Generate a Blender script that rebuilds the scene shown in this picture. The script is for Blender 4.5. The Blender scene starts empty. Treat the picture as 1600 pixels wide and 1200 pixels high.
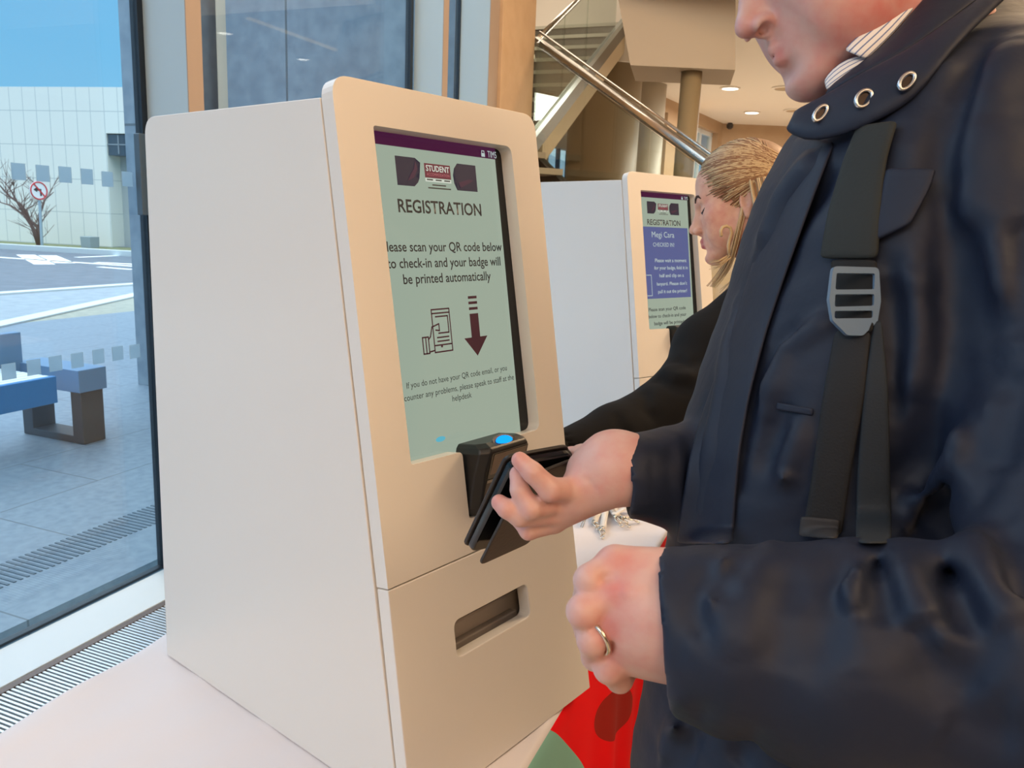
import bpy, bmesh, math, random
import numpy as np
from mathutils import Vector, Matrix
C = bpy.context.scene.collection
SC = bpy.context.scene
rnd = random.Random(7)
nrng = np.random.RandomState(5)
# ------------------------------------------------------------------ camera
EYE = 1.465                       # camera height, metres
FPX = 1253.0                      # focal length for a 1600 px wide frame
DOWN = np.array([-0.04059329, 0.97908039, 0.19938348])
FWD = np.array([0, 0, 1.0]) - DOWN * DOWN[2]; FWD /= np.linalg.norm(FWD)
RGT = np.cross(DOWN, FWD)
M = np.stack([RGT, FWD, -DOWN])   # world = M @ (right, down, forward)
EYEP = np.array([0, 0, EYE])
cam = bpy.data.cameras.new('camera'); camo = bpy.data.objects.new('camera', cam); C.objects.link(camo)
cam.sensor_width = 36.0; cam.lens = FPX / 1600 * 36.0; cam.clip_start = 0.02; cam.clip_end = 300
mw = Matrix.Identity(4)
for i in range(3):
    mw[i][0] = M[i][0]; mw[i][1] = -M[i][1]; mw[i][2] = -M[i][2]
mw[2][3] = EYE
camo.matrix_world = mw
cam.dof.use_dof = True; cam.dof.focus_distance = 1.05; cam.dof.aperture_fstop = 20
SC.camera = camo
def ray(px, py): return M @ np.array([(px - 800) / FPX, (py - 600) / FPX, 1.0])
def W(px, py, t): return EYEP + ray(px, py) * t
def on_z(px, py, z):
    r = ray(px, py); return EYEP + r * ((z - EYE) / r[2])
def on_plane(px, py, P0, n):
    r = ray(px, py); return EYEP + r * (((P0 - EYEP) @ n) / (r @ n))
# the building grid: G runs along the window wall, N points out through the glass
G = np.array([0.373, 0.928, 0]); G /= np.linalg.norm(G); N = np.array([-G[1], G[0], 0])
def ab(a, b, z=0.0): return G * a + N * b + np.array([0, 0, z])
YAWG = math.atan2(G[1], G[0])
# ------------------------------------------------------------------ sky, exposure
SC.view_settings.view_transform = 'Standard'; SC.view_settings.look = 'None'
SC.view_settings.gamma = 1.0; SC.view_settings.use_curve_mapping = False
SC.view_settings.exposure = 0.0
world = bpy.data.worlds.new('sky'); SC.world = world; world.use_nodes = True
wn = world.node_tree.nodes; wl = world.node_tree.links
tc = wn.new('ShaderNodeTexCoord'); sx = wn.new('ShaderNodeSeparateXYZ'); rp = wn.new('ShaderNodeValToRGB')
wl.new(tc.outputs['Generated'], sx.inputs[0]); wl.new(sx.outputs['Z'], rp.inputs[0])
el = rp.color_ramp.elements
el[0].position = 0.0; el[0].color = (0.33, 0.68, 0.93, 1)
el[1].position = 0.9; el[1].color = (3.5, 3.6, 3.8, 1)
e = el.new(0.16); e.color = (0.215, 0.58, 0.90, 1)
e = el.new(0.34); e.color = (0.21, 0.54, 0.88, 1)
e = el.new(0.42); e.color = (1.2, 1.6, 2.1, 1)
e = el.new(0.62); e.color = (3.1, 3.3, 3.6, 1)
wl.new(rp.outputs[0], wn['Background'].inputs[0]); wn['Background'].inputs[1].default_value = 1.0
# ------------------------------------------------------------------ lights
def area(name, loc, look, sx_, sy_, watts, col):
    l = bpy.data.lights.new(name, 'AREA'); l.shape = 'RECTANGLE'; l.size = sx_; l.size_y = sy_; l.energy = watts; l.color = col
    o = bpy.data.objects.new(name, l); C.objects.link(o); o.location = loc
    o.rotation_euler = Vector(np.array(look) - np.array(loc)).to_track_quat('-Z', 'Y').to_euler(); return o
WARM = (1.0, 0.70, 0.42)
area('unseen_lobby_light', (2.6, -0.6, 3.9), (0.9, 0.6, 0.8), 2.0, 2.0, 100, WARM)  # no fitting in view; gives the warm light from the lobby side
area('unseen_lobby_light', (3.0, 3.2, 3.95), (0.1, 1.1, 0.9), 1.4, 1.4, 190, WARM)  # added out of view to brighten the lower kiosk front
area('unseen_entrance_fill', (-1.6, -2.2, 3.9), (-0.6, 0.2, 0.5), 2.0, 2.0, 70, (1.0, 0.93, 0.86))  # unseen fill, making up for the dimmer sky
area('rear_hall_lamp', (4.0, 9.3, 2.9), (4.0, 9.3, 0), 3.0, 2.5, 300, (1.0, 0.92, 0.81))
area('unseen_lobby_light', (0.9, -3.2, 3.3), (0.0, 0.9, 1.0), 1.6, 1.6, 46, (1.0, 0.64, 0.36))  # added behind the camera to warm and lift the kiosk front and side
area('unseen_stair_fill', (1.2, 2.7, 3.9), (0.3, 6.2, 2.2), 1.2, 1.2, 62, (1.0, 0.87, 0.71))  # unseen fill added to brighten the pillar and bulkhead
area('unseen_stair_fill', (-0.1, 7.3, 4.0), (-0.1, 7.4, 0), 1.0, 1.0, 22, (1.0, 0.84, 0.66))  # unseen fill added to brighten the wall beyond the stair

# ------------------------------------------------------------------ materials
def lin(c): return tuple(((v / 255) / 12.92 if v / 255 <= 0.04045 else ((v / 255 + 0.055) / 1.055) ** 2.4) for v in c)
MATS = {}
def mat(name, rgb, rough=0.5, metal=0.0, noise=None, bump=None, spec=0.5, emit=None, estr=1.0, sheen=0.0, sss=0.0, coat=0.0):
    if name in MATS: return MATS[name]
    m = bpy.data.materials.new(name); m.use_nodes = True; nt = m.node_tree; b = nt.nodes['Principled BSDF']
    col = lin(rgb); b.inputs['Base Color'].default_value = (*col, 1); b.inputs['Roughness'].default_value = rough
    b.inputs['Metallic'].default_value = metal; b.inputs['Specular IOR Level'].default_value = spec
    if sheen: b.inputs['Sheen Weight'].default_value = sheen; b.inputs['Sheen Roughness'].default_value = 0.4
    if coat: b.inputs['Coat Weight'].default_value = coat; b.inputs['Coat Roughness'].default_value = 0.1
    if sss:
        b.inputs['Subsurface Weight'].default_value = sss; b.inputs['Subsurface Radius'].default_value = (1.0, 0.35, 0.2); b.inputs['Subsurface Scale'].default_value = 0.006
    if emit is not None:
        b.inputs['Emission Color'].default_value = (*lin(emit), 1); b.inputs['Emission Strength'].default_value = estr
    if noise:      # (scale, rgb2, detail)
        t = nt.nodes.new('ShaderNodeTexCoord'); n = nt.nodes.new('ShaderNodeTexNoise'); n.inputs['Scale'].default_value = noise[0]; n.inputs['Detail'].default_value = noise[2] if len(noise) > 2 else 4
        mx = nt.nodes.new('ShaderNodeMix'); mx.data_type = 'RGBA'; mx.inputs['A'].default_value = (*col, 1); mx.inputs['B'].default_value = (*lin(noise[1]), 1)
        r = nt.nodes.new('ShaderNodeValToRGB'); r.color_ramp.elements[0].position = 0.35; r.color_ramp.elements[1].position = 0.68
        nt.links.new(t.outputs['Object'], n.inputs['Vector']); nt.links.new(n.outputs[0], r.inputs[0]); nt.links.new(r.outputs[0], mx.inputs['Factor']); nt.links.new(mx.outputs['Result'], b.inputs['Base Color'])
    if bump:       # (scale, strength, distance)
        t = nt.nodes.new('ShaderNodeTexCoord'); n = nt.nodes.new('ShaderNodeTexNoise'); n.inputs['Scale'].default_value = bump[0]; n.inputs['Detail'].default_value = 5
        bp = nt.nodes.new('ShaderNodeBump'); bp.inputs['Strength'].default_value = bump[1]; bp.inputs['Distance'].default_value = bump[2]
        nt.links.new(t.outputs['Object'], n.inputs['Vector']); nt.links.new(n.outputs[0], bp.inputs['Height']); nt.links.new(bp.outputs[0], b.inputs['Normal'])
    MATS[name] = m; return m
def glass_mat(name, tint, base=0.04, rough=0.0):
    m = bpy.data.materials.new(name); m.use_nodes = True; nt = m.node_tree; nt.nodes.remove(nt.nodes['Principled BSDF'])
    out = nt.nodes['Material Output']; tr = nt.nodes.new('ShaderNodeBsdfTransparent'); gl = nt.nodes.new('ShaderNodeBsdfGlossy'); mx = nt.nodes.new('ShaderNodeMixShader')
    tr.inputs[0].default_value = (*tint, 1); gl.inputs['Roughness'].default_value = rough
    lw = nt.nodes.new('ShaderNodeLayerWeight'); lw.inputs[0].default_value = 0.5
    p = nt.nodes.new('ShaderNodeMath'); p.operation = 'POWER'; p.inputs[1].default_value = 5
    q = nt.nodes.new('ShaderNodeMath'); q.operation = 'MULTIPLY_ADD'; q.inputs[1].default_value = 1 - base; q.inputs[2].default_value = base
    nt.links.new(lw.outputs['Facing'], p.inputs[0]); nt.links.new(p.outputs[0], q.inputs[0]); nt.links.new(q.outputs[0], mx.inputs[0])
    nt.links.new(tr.outputs[0], mx.inputs[1]); nt.links.new(gl.outputs[0], mx.inputs[2]); nt.links.new(mx.outputs[0], out.inputs[0]); return m
def emit_mat(name, rgb, s=1.0):
    if name in MATS: return MATS[name]
    m = bpy.data.materials.new(name); m.use_nodes = True; nt = m.node_tree; nt.nodes.remove(nt.nodes['Principled BSDF'])
    e = nt.nodes.new('ShaderNodeEmission'); e.inputs[0].default_value = (*lin(rgb), 1); e.inputs[1].default_value = s
    nt.links.new(e.outputs[0], nt.nodes['Material Output'].inputs[0]); MATS[name] = m; return m
def grid_lines(m, axes, size, width, dark, offs=(0, 0), stagger=False):
    """darken the joints of a panel grid on material m: axes = two object axes, size = panel size along each"""
    nt = m.node_tree; b = nt.nodes['Principled BSDF']; t = nt.nodes.new('ShaderNodeTexCoord'); s = nt.nodes.new('ShaderNodeSeparateXYZ'); nt.links.new(t.outputs['Object'], s.inputs[0])
    def nd(op, a, bb):
        n = nt.nodes.new('ShaderNodeMath'); n.operation = op
        for k, v in ((0, a), (1, bb)):
            if v is None: continue
            if isinstance(v, (int, float)): n.inputs[k].default_value = v
            else: nt.links.new(v, n.inputs[k])
        return n.outputs[0]
    ms = []
    row = nd('FLOOR', nd('DIVIDE', nd('ADD', s.outputs[axes[1]], offs[1]), size[1]), None)
    for k in (0, 1):
        v = nd('ADD', s.outputs[axes[k]], offs[k])
        if k == 0 and stagger: v = nd('ADD', v, nd('MULTIPLY', row, size[0] * 0.5))
        f = nd('FRACT', nd('DIVIDE', v, size[k]), None)
        ms.append(nd('LESS_THAN', f, width / size[k]))
    msk = nd('MAXIMUM', ms[0], ms[1])
    mx = nt.nodes.new('ShaderNodeMix'); mx.data_type = 'RGBA'
    src = b.inputs['Base Color'].links[0].from_socket if b.inputs['Base Color'].links else None
    if src: nt.links.new(src, mx.inputs['A'])
    else: mx.inputs['A'].default_value = b.inputs['Base Color'].default_value
    mx.inputs['B'].default_value = (*lin(dark), 1); nt.links.new(msk, mx.inputs['Factor']); nt.links.new(mx.outputs['Result'], b.inputs['Base Color'])
    return m

# ------------------------------------------------------------------ mesh helpers
def link_mesh(name, me, m, parent=None, smooth=False):
    o = bpy.data.objects.new(name, me); C.objects.link(o)
    if m is not None: me.materials.append(m)
    if smooth: me.polygons.foreach_set('use_smooth', [True] * len(me.polygons))
    if parent is not None: o.parent = parent
    return o
def obj(name, bm, m, parent=None, smooth=False, bevel=0.0, seg=2):
    bmesh.ops.recalc_face_normals(bm, faces=bm.faces)
    me = bpy.data.meshes.new(name); bm.to_mesh(me); bm.free()
    o = link_mesh(name, me, m, parent, smooth)
    if bevel:
        b = o.modifiers.new('bevel', 'BEVEL'); b.width = bevel; b.segments = seg; b.limit_method = 'ANGLE'; b.angle_limit = math.radians(35)
    return o
def pydata(name, vs, fs, m, parent=None, smooth=False):
    me = bpy.data.meshes.new(name); me.from_pydata([tuple(map(float, v)) for v in vs], [], fs); me.update()
    return link_mesh(name, me, m, parent, smooth)
def box(bm, lo, hi, T=None):
    vs = [bm.verts.new((x, y, z)) for x in (lo[0], hi[0]) for y in (lo[1], hi[1]) for z in (lo[2], hi[2])]
    if T is not None:
        for v in vs: v.co = T @ v.co
    for f in ((0, 1, 3, 2), (4, 6, 7, 5), (0, 4, 5, 1), (2, 3, 7, 6), (0, 2, 6, 4), (1, 5, 7, 3)): bm.faces.new([vs[i] for i in f])
def hexa(bm, c8):
    vs = [bm.verts.new(tuple(map(float, p))) for p in c8]
    for f in ((0, 1, 3, 2), (4, 6, 7, 5), (0, 4, 5, 1), (2, 3, 7, 6), (0, 2, 6, 4), (1, 5, 7, 3)): bm.faces.new([vs[i] for i in f])
def abbox(bm, a0, a1, b0, b1, z0, z1): hexa(bm, [ab(a, b, z) for a in (a0, a1) for b in (b0, b1) for z in (z0, z1)])
def tube(bm, pts, r, n=10, closed=False):
    pts = [Vector(p) for p in pts]; rs = r if isinstance(r, (list, tuple)) else [r] * len(pts); rings = []; up = None
    for i, p in enumerate(pts):
        a = pts[i - 1] if (i > 0 or closed) else pts[i]; b = pts[(i + 1) % len(pts)] if (i < len(pts) - 1 or closed) else pts[i]
        d = (b - a).normalized()
        if up is None: up = d.orthogonal().normalized()
        up = (up - d * up.dot(d)).normalized(); s = d.cross(up)
        rings.append([bm.verts.new(p + (up * math.cos(2 * math.pi * k / n) + s * math.sin(2 * math.pi * k / n)) * rs[i]) for k in range(n)])
    L = len(rings)
    for i in range(L if closed else L - 1):
        A, B = rings[i], rings[(i + 1) % L]
        for k in range(n): bm.faces.new((A[k], A[(k + 1) % n], B[(k + 1) % n], B[k]))
    if not closed: bm.faces.new(rings[0][::-1]); bm.faces.new(rings[-1])
def prism(bm, poly, fn, h0, h1):
    """poly: 2-D outline; fn(u, v, h) -> 3-D; extruded from h0 to h1"""
    A = [bm.verts.new(tuple(fn(u, v, h0))) for u, v in poly]; B = [bm.verts.new(tuple(fn(u, v, h1))) for u, v in poly]
    bm.faces.new(A[::-1]); bm.faces.new(B); n = len(poly)
    for i in range(n): bm.faces.new((A[i], A[(i + 1) % n], B[(i + 1) % n], B[i]))
def slab(bm, outer, holes, fn, h0, h1):
    """flat plate with holes"""
    loops = [outer] + holes; top = []; ed = []
    for lp in loops:
        vs = [bm.verts.new(tuple(fn(u, v, h1))) for u, v in lp]; top.append(vs)
        ed += [bm.edges.new((vs[i], vs[(i + 1) % len(vs)])) for i in range(len(vs))]
    r = bmesh.ops.triangle_fill(bm, use_beauty=True, use_dissolve=False, edges=ed)
    fs = [f for f in r['geom'] if isinstance(f, bmesh.types.BMFace)]
    mp = {}
    for lp, vs in zip(loops, top):
        for (u, v), q in zip(lp, vs): mp[q] = bm.verts.new(tuple(fn(u, v, h0)))
    for f in fs: bm.faces.new([mp[v] for v in f.verts][::-1])
    for vs in top:
        for i in range(len(vs)):
            a, b = vs[i], vs[(i + 1) % len(vs)]; bm.faces.new((a, b, mp[b], mp[a]))
def rpoly(pts, r, n=5):
    """round the corners of a polygon; r scalar or per corner"""
    out = []; L = len(pts)
    for i in range(L):
        p = Vector(pts[i]); a = Vector(pts[i - 1]); b = Vector(pts[(i + 1) % L]); rr = r[i] if isinstance(r, (list, tuple)) else r
        if rr <= 0: out.append(tuple(p)); continue
        da = (a - p).normalized(); db = (b - p).normalized(); ang = da.angle(db); t = min(rr / math.tan(ang / 2), (a - p).length * .49, (b - p).length * .49)
        s, e2 = p + da * t, p + db * t
        for k in range(n + 1):
            q = k / n; out.append(tuple(s * (1 - q) ** 2 + p * 2 * q * (1 - q) + e2 * q * q))
    return out
def lathe(bm, prof, T=None, n=24):
    rings = []
    for r, z in prof:
        ring = [bm.verts.new((r * math.cos(2 * math.pi * k / n), r * math.sin(2 * math.pi * k / n), z)) for k in range(n)]
        rings.append(ring)
    for A, B in zip(rings, rings[1:]):
        for k in range(n): bm.faces.new((A[k], A[(k + 1) % n], B[(k + 1) % n], B[k]))
    bm.faces.new(rings[0][::-1]); bm.faces.new(rings[-1])
    if T is not None:
        for ring in rings:
            for v in ring: v.co = T @ v.co
def tag(o, label=None, cat=None, group=None, kind=None):
    for k, v in (('label', label), ('category', cat), ('group', group), ('kind', kind)):
        if v: o[k] = v
    return o
def thing(name, label, cat, loc=(0, 0, 0), rz=0.0, group=None):
    o = bpy.data.objects.new(name, None); C.objects.link(o); o.empty_display_size = 0.1
    o.location = tuple(map(float, loc)); o.rotation_euler = (0, 0, rz); return tag(o, label, cat, group)
def struct(name, bm, m, bevel=0.0): return tag(obj(name, bm, m, bevel=bevel), kind='structure')
def adopt(root, o):
    """parent a mesh built in world coordinates under a thing"""
    bpy.context.view_layer.update() if False else None
    o.parent = root
    mat4 = Matrix.Translation(root.location) @ root.rotation_euler.to_matrix().to_4x4()
    o.matrix_parent_inverse = mat4.inverted(); return o
def text_mesh(body, bold=0.0):
    cu = bpy.data.curves.new('lettering', 'FONT'); cu.body = body; cu.offset = bold; cu.resolution_u = 3; cu.align_x = 'LEFT'
    t = bpy.data.objects.new('lettering', cu); C.objects.link(t); bpy.context.view_layer.update()
    dg = bpy.context.evaluated_depsgraph_get(); me = bpy.data.meshes.new_from_object(t.evaluated_get(dg))
    C.objects.unlink(t); bpy.data.objects.remove(t); me.name = 'lettering'
    return me
def text_fit(body, fn, u0, u1, v0, v1, m, parent, bold=0.0, shear=0.0, ref=None):
    """write body so that its ink (or that of ref, for height) fills the box u0..u1 x v0..v1 of the surface fn(u, v)"""
    me = text_mesh(body, bold); co = np.empty(len(me.vertices) * 3); me.vertices.foreach_get('co', co); co = co.reshape(-1, 3)
    x0, x1 = co[:, 0].min(), co[:, 0].max(); y0, y1 = co[:, 1].min(), co[:, 1].max()
    if ref == 'cap': y0, y1 = 0.0, 0.729 * 1.0
    for i, p in enumerate(co):
        u = u0 + (p[0] - x0) / (x1 - x0) * (u1 - u0); v = v0 + (p[1] - y0) / (y1 - y0) * (v1 - v0)
        me.vertices[i].co = tuple(fn(u, v + shear * (u - u0)))
    return link_mesh('lettering', me, m, parent)
# ================================================================== THE SETTING
HC = 4.1                                         # high ceiling over the entrance; 3.0 further back
GL = 2.445                                       # glass line (metres out along N)
floor_m = mat('stone_floor', (196, 186, 172), 0.35, noise=(3, (182, 170, 155)))
grid_lines(floor_m, (0, 1), (0.6, 0.6), 0.004, (120, 112, 104))
wood_m = mat('pale_wood_panel', (196, 160, 122), 0.55, noise=(1.5, (184, 146, 108)))
plaster_m = mat('warm_plaster', (206, 190, 168), 0.8)
ceil_m = mat('ceiling_plaster', (236, 228, 216), 0.85)
bm = bmesh.new(); abbox(bm, -6, 20, -6.2, 2.22, -0.1, 0); struct('floor', bm, floor_m)
# upper void ceiling in front and over the stair, lower hall ceiling behind
bm = bmesh.new(); abbox(bm, -6, 5.24, -6.2, 2.6, HC, HC + 0.1); abbox(bm, 5.24, 5.6, -6.2, 4.6, HC, HC + 0.1); abbox(bm, 5.6, 7.9, 1.45, 4.6, HC, HC + 0.1); struct('ceiling', bm, ceil_m)
bm = bmesh.new(); abbox(bm, 5.6, 7.9, -6.2, 1.45, 3.0, 3.1); abbox(bm, 7.9, 20, -6.2, 4.6, 3.0, 3.1); abbox(bm, 5.5, 5.6, -6.2, 1.45, 3.0, HC); abbox(bm, 5.6, 7.9, 1.40, 1.45, 3.1, HC); abbox(bm, 7.9, 7.95, 1.40, 4.6, 3.1, HC)
struct('ceiling_rear', bm, ceil_m)
bm = bmesh.new(); abbox(bm, 5.3, 11, 2.22, 4.6, -0.1, 0); struct('floor_stair', bm, floor_m)
bm = bmesh.new(); abbox(bm, -6.1, -6, -6.2, 2.5, 0, HC); struct('wall_entrance', bm, wood_m)
bm = bmesh.new(); abbox(bm, -6.1, 20, -6.3, -6.2, 0, HC); struct('wall_right', bm, wood_m)
# sill, glazing frame
bm = bmesh.new(); abbox(bm, -6, 5.0, 2.225, 2.43, 0.0, 0.012); struct('trim_sill', bm, mat('white_sill', (198, 210, 216), 0.35), bevel=0.002)
frame_m = mat('dark_frame', (38, 48, 58), 0.4, 0.3)
glass_m = glass_mat('tinted_glass', (0.90, 0.965, 0.99), 0.045)
decal_m = mat('frosted_decal', (214, 226, 232), 0.7)
_nt = decal_m.node_tree; _tr = _nt.nodes.new('ShaderNodeBsdfTranslucent'); _tr.inputs[0].default_value = (.5, .58, .62, 1); _tp = _nt.nodes.new('ShaderNodeBsdfTransparent'); _a = _nt.nodes.new('ShaderNodeMixShader'); _a.inputs[0].default_value = .25; _nt.links.new(_tr.outputs[0], _a.inputs[1]); _nt.links.new(_tp.outputs[0], _a.inputs[2]); _nt.links.new(_a.outputs[0], _nt.nodes['Material Output'].inputs[0])
fin_m = mat('fin_sky_tint', (174, 194, 204), 0.45)  # blue sky light on the fin faces is put into this colour
dots_up = [(29, 268), (67, 271), (102, 273), (136, 276), (168, 280), (199, 280)]
dots_lo = [(14, 580.5), (53, 574), (87, 568), (121, 563), (154, 557), (184, 552), (211, 549)]
spans = [(-6.0, -3.2), (-3.15, -0.45), (-0.4, 2.318), (2.345, 4.28), (4.325, 4.91)]
for i, (a0, a1) in enumerate(spans):
    bm = bmesh.new()
    abbox(bm, a0, a1, GL - 0.008, GL + 0.02, 0.012, 0.022); abbox(bm, a0, a1, GL - 0.015, GL + 0.02, HC - 0.1, HC)
    abbox(bm, a1 - 0.002, a1 + 0.028, GL - 0.015, GL + 0.02, 0.012, HC); abbox(bm, a0 - 0.036, a0 + 0.0, GL - 0.015, GL + 0.02, 0.012, HC) if i == 0 else None
    w = struct('window_%d' % (i + 1), bm, frame_m)
    bm = bmesh.new(); abbox(bm, a0, a1 - 0.002, GL - 0.006, GL + 0.006, 0.022, HC - 0.1); obj('glass', bm, glass_m, w)
    if i == 2:
        for px, py in dots_up + dots_lo:
            p = on_plane(px, py, N * (GL - 0.008), N); a, z = p @ G, p[2]
            bm = bmesh.new(); abbox(bm, a - 0.024, a + 0.024, GL - 0.0085, GL - 0.0065, z - 0.026, z + 0.026); obj('decal', bm, decal_m, w)
        p = on_plane(212, 265, N * (GL - 0.06), N)
        bm = bmesh.new(); abbox(bm, 2.27, 2.338, GL - 0.045, GL - 0.016, p[2] - 0.16, p[2] + 0.13); lk = obj('door_lock', bm, mat('lock_grey', (88, 104, 116), 0.4, 0.4), w, bevel=0.003)
        bm = bmesh.new(); c = ab(2.31, GL - 0.047, p[2] + 0.09)
        T = Matrix.Translation(c) @ Matrix.Rotation(YAWG, 4, 'Z') @ Matrix.Rotation(math.pi / 2, 4, 'X'); lathe(bm, [(0.012, -0.004), (0.012, 0.004)], T, 16); obj('lock_button', bm, mat('white_plastic', (228, 230, 230), 0.4), lk)
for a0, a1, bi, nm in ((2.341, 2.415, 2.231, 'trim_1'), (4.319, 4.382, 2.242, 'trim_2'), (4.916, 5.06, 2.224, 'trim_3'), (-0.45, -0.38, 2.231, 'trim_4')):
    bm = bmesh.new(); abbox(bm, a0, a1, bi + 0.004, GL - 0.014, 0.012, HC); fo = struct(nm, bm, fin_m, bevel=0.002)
    bm = bmesh.new(); abbox(bm, a0, a1, bi, bi + 0.004, 0.012, HC); obj('lit_edge_strip', bm, mat('warm_lit_edge', (166, 146, 130), 0.6), fo)  # thin added strip, its tan standing for warm light on the fin edge
pillar_m = mat('tan_stone', (206, 174, 138), 0.7, noise=(6, (196, 162, 126)))
bm = bmesh.new(); abbox(bm, 5.062, 5.64, 2.20, GL + 0.1, 0, HC); tag(obj('pillar', bm, pillar_m, bevel=0.004), 'tan stone clad pillar at the end of the glazed window wall', 'pillar')
bm = bmesh.new(); abbox(bm, 5.30, 11, 4.6, 4.75, 0, HC); struct('wall_left', bm, plaster_m)
# trench heater grille
root = thing('floor_grille', 'narrow slatted metal trench grille in the floor beside the glass', 'grille', ab(1.5, 2.1, 0))
bm = bmesh.new(); abbox(bm, -4, 5.0, 2.196, 2.222, 0.0, 0.010); abbox(bm, -4, 5.0, 1.93, 1.955, 0.0, 0.010); adopt(root, obj('grille_frame', bm, mat('bronze_edge', (108, 96, 90), 0.45, 0.5)))
bm = bmesh.new(); abbox(bm, -4, 5.0, 1.955, 2.196, 0.0005, 0.002); adopt(root, obj('grille_pit', bm, mat('grille_dark', (24, 30, 36), 0.8)))
bm = bmesh.new()
for k in range(int(4.6 / 0.0150)):
    a = 0.4 + k * 0.0150; abbox(bm, a, a + 0.0075, 1.955, 2.196, 0.002, 0.008)
adopt(root, obj('slats', bm, mat('slat_metal', (214, 224, 230), 0.3, 0.6)))

# ------------------------------------------------------------------ outside
pave_m = mat('granite_paving', (112, 132, 148), 0.5, noise=(22, (94, 114, 132), 8)); grid_lines(pave_m, (0, 1), (1.2, 0.6), 0.008, (70, 86, 98), stagger=True)
bm = bmesh.new(); box(bm, (-8, -9.2, -0.1), (30, -2.55, 0)); o = struct('pavement', bm, pave_m); o.rotation_euler = (0, 0, YAWG + math.pi) if False else (0, 0, 0)
o.matrix_world = Matrix(((G[0], -N[0], 0, 0), (G[1], -N[1], 0, 0), (0, 0, 1, -0.002), (0, 0, 0, 1)))
# drain slots in the paving near the glass
bm = bmesh.new()
for k in range(120):
    a = 1.0 + k * 0.028; abbox(bm, a, a + 0.012, 2.86, 3.06, -0.006, 0.0015)
struct('pavement_drain', bm, mat('drain_dark', (74, 94, 110), 0.7))
sand_m = mat('pale_setts', (150, 154, 142), 0.8, noise=(8, (132, 138, 130), 8)); asph_m = mat('asphalt', (98, 110, 122), 0.85, noise=(3, (86, 98, 110), 8)); kerb_m = mat('kerb_stone', (186, 196, 198), 0.7)
def quad_px(name, pts, z0, z1, m):
    bm = bmesh.new(); prism(bm, [tuple(on_z(x, y, z1)[:2]) for x, y in pts], lambda u, v, h: (u, v, h), z0, z1); return struct(name, bm, m)
bm = bmesh.new(); abbox(bm, -40, 60, 7.7, 12.1, -0.1, -0.004); struct('pavement_setts', bm, sand_m)
_p, _q = on_z(0, 508, 0), on_z(205, 463, 0); _d = (_q - _p) / np.linalg.norm(_q - _p); _c0, _c1 = _p - _d * 4.5, _q + _d * 1.6
bm = bmesh.new(); prism(bm, [tuple(v[:2]) for v in (_c0, _c1, ab(_c1 @ G + 3, 12.1), ab(_c0 @ G - 25, 12.1), ab(_c0 @ G - 25, _c0 @ N))], lambda u, v, h: (u, v, h), -0.003, 0.0); struct('path', bm, mat('grey_path', (140, 154, 164), 0.8, noise=(5, (126, 140, 150), 6)))
_s = np.array([-_d[1], _d[0], 0]) * .12; bm = bmesh.new(); hexa(bm, [x + y + np.array([0, 0, k]) for x in (_c0, _c1) for y in (-_s, _s) for k in (0.0, 0.02)]); struct('curb_path', bm, kerb_m)
bm = bmesh.new(); abbox(bm, -40, 60, 12.1, 12.35, -0.1, 0.03); struct('curb_near', bm, kerb_m)
bm = bmesh.new(); abbox(bm, -60, 80, 12.35, 120, -0.2, -0.03); struct('road', bm, asph_m)
paint_m = mat('road_paint', (236, 242, 242), 0.7)
def stroke(bm, p, q, w, z=-0.026):
    p = on_z(*p, z); q = on_z(*q, z); d = (q - p); d /= np.linalg.norm(d); s = np.array([-d[1], d[0], 0]) * w / 2
    hexa(bm, [x + y + np.array([0, 0, k]) for x in (p, q) for y in (-s, s) for k in (-0.003, 0.001)])
bm = bmesh.new()
for p, q, w in (((40, 398), (70, 413), 0.45), ((74, 399), (102, 411), 0.45), ((-60, 398), (210, 416), 0.2), ((155, 417), (206, 421), 0.18), ((120, 402), (215, 398), 0.2), ((-80, 424), (-20, 420), 0.2), ((150, 410), (214, 413), 0.25)): stroke(bm, p, q, w)
struct('road_markings', bm, paint_m)
# grass bank and far kerb before the far building
A0 = on_z(-500, 363, 0); A1 = on_z(700, 420, 0)
Lb, Rb = on_z(0, 378, 0), on_z(180, 388, 0); bd = (Rb - Lb) / np.linalg.norm(Rb - Lb); bn = np.array([-bd[1], bd[0], 0]); bn = bn if bn[1] > 0 else -bn
def far(s, o_, z=0.0): return Lb + bd * s + bn * o_ + np.array([0, 0, z])
LEN = float(np.linalg.norm(Rb - Lb))
def farbox(bm, s0, s1, o0, o1, z0, z1): hexa(bm, [far(s, o_, z) for s in (s0, s1) for o_ in (o0, o1) for z in (z0, z1)])
bm = bmesh.new(); farbox(bm, -20, 25, -2.6, 0.4, -0.1, 0.03); tag(obj('grass_strip', bm, mat('dry_grass', (128, 134, 96), 0.9, noise=(6, (104, 112, 76), 8))), kind='structure')
bm = bmesh.new(); farbox(bm, -20, 25, -3.0, -2.6, -0.1, 0.12); struct('curb_far', bm, kerb_m)
root = thing('building', 'long pale panelled building across the road with one small dark window', 'building', far(0, 0))
bm_ = mat('pale_cladding', (226, 226, 216), 0.7)
HB = 5.2
bm = bmesh.new(); farbox(bm, -22, LEN - 0.1, 0, 10, 0, HB); farbox(bm, LEN - 0.1, LEN + 14, 0, 10, 3.75, HB); o = obj('facade', bm, bm_)
inv = Matrix(((bd[0], bn[0], 0, Lb[0]), (bd[1], bn[1], 0, Lb[1]), (0, 0, 1, 0), (0, 0, 0, 1)))
o.data.transform(inv.inverted()); o.matrix_world = inv
grid_lines(bm_, (0, 2), (0.53, 1.10), 0.022, (178, 188, 186), (0.2, 1.07)); o.parent = root; o.matrix_parent_inverse = Matrix.Translation(root.location).inverted()
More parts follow.
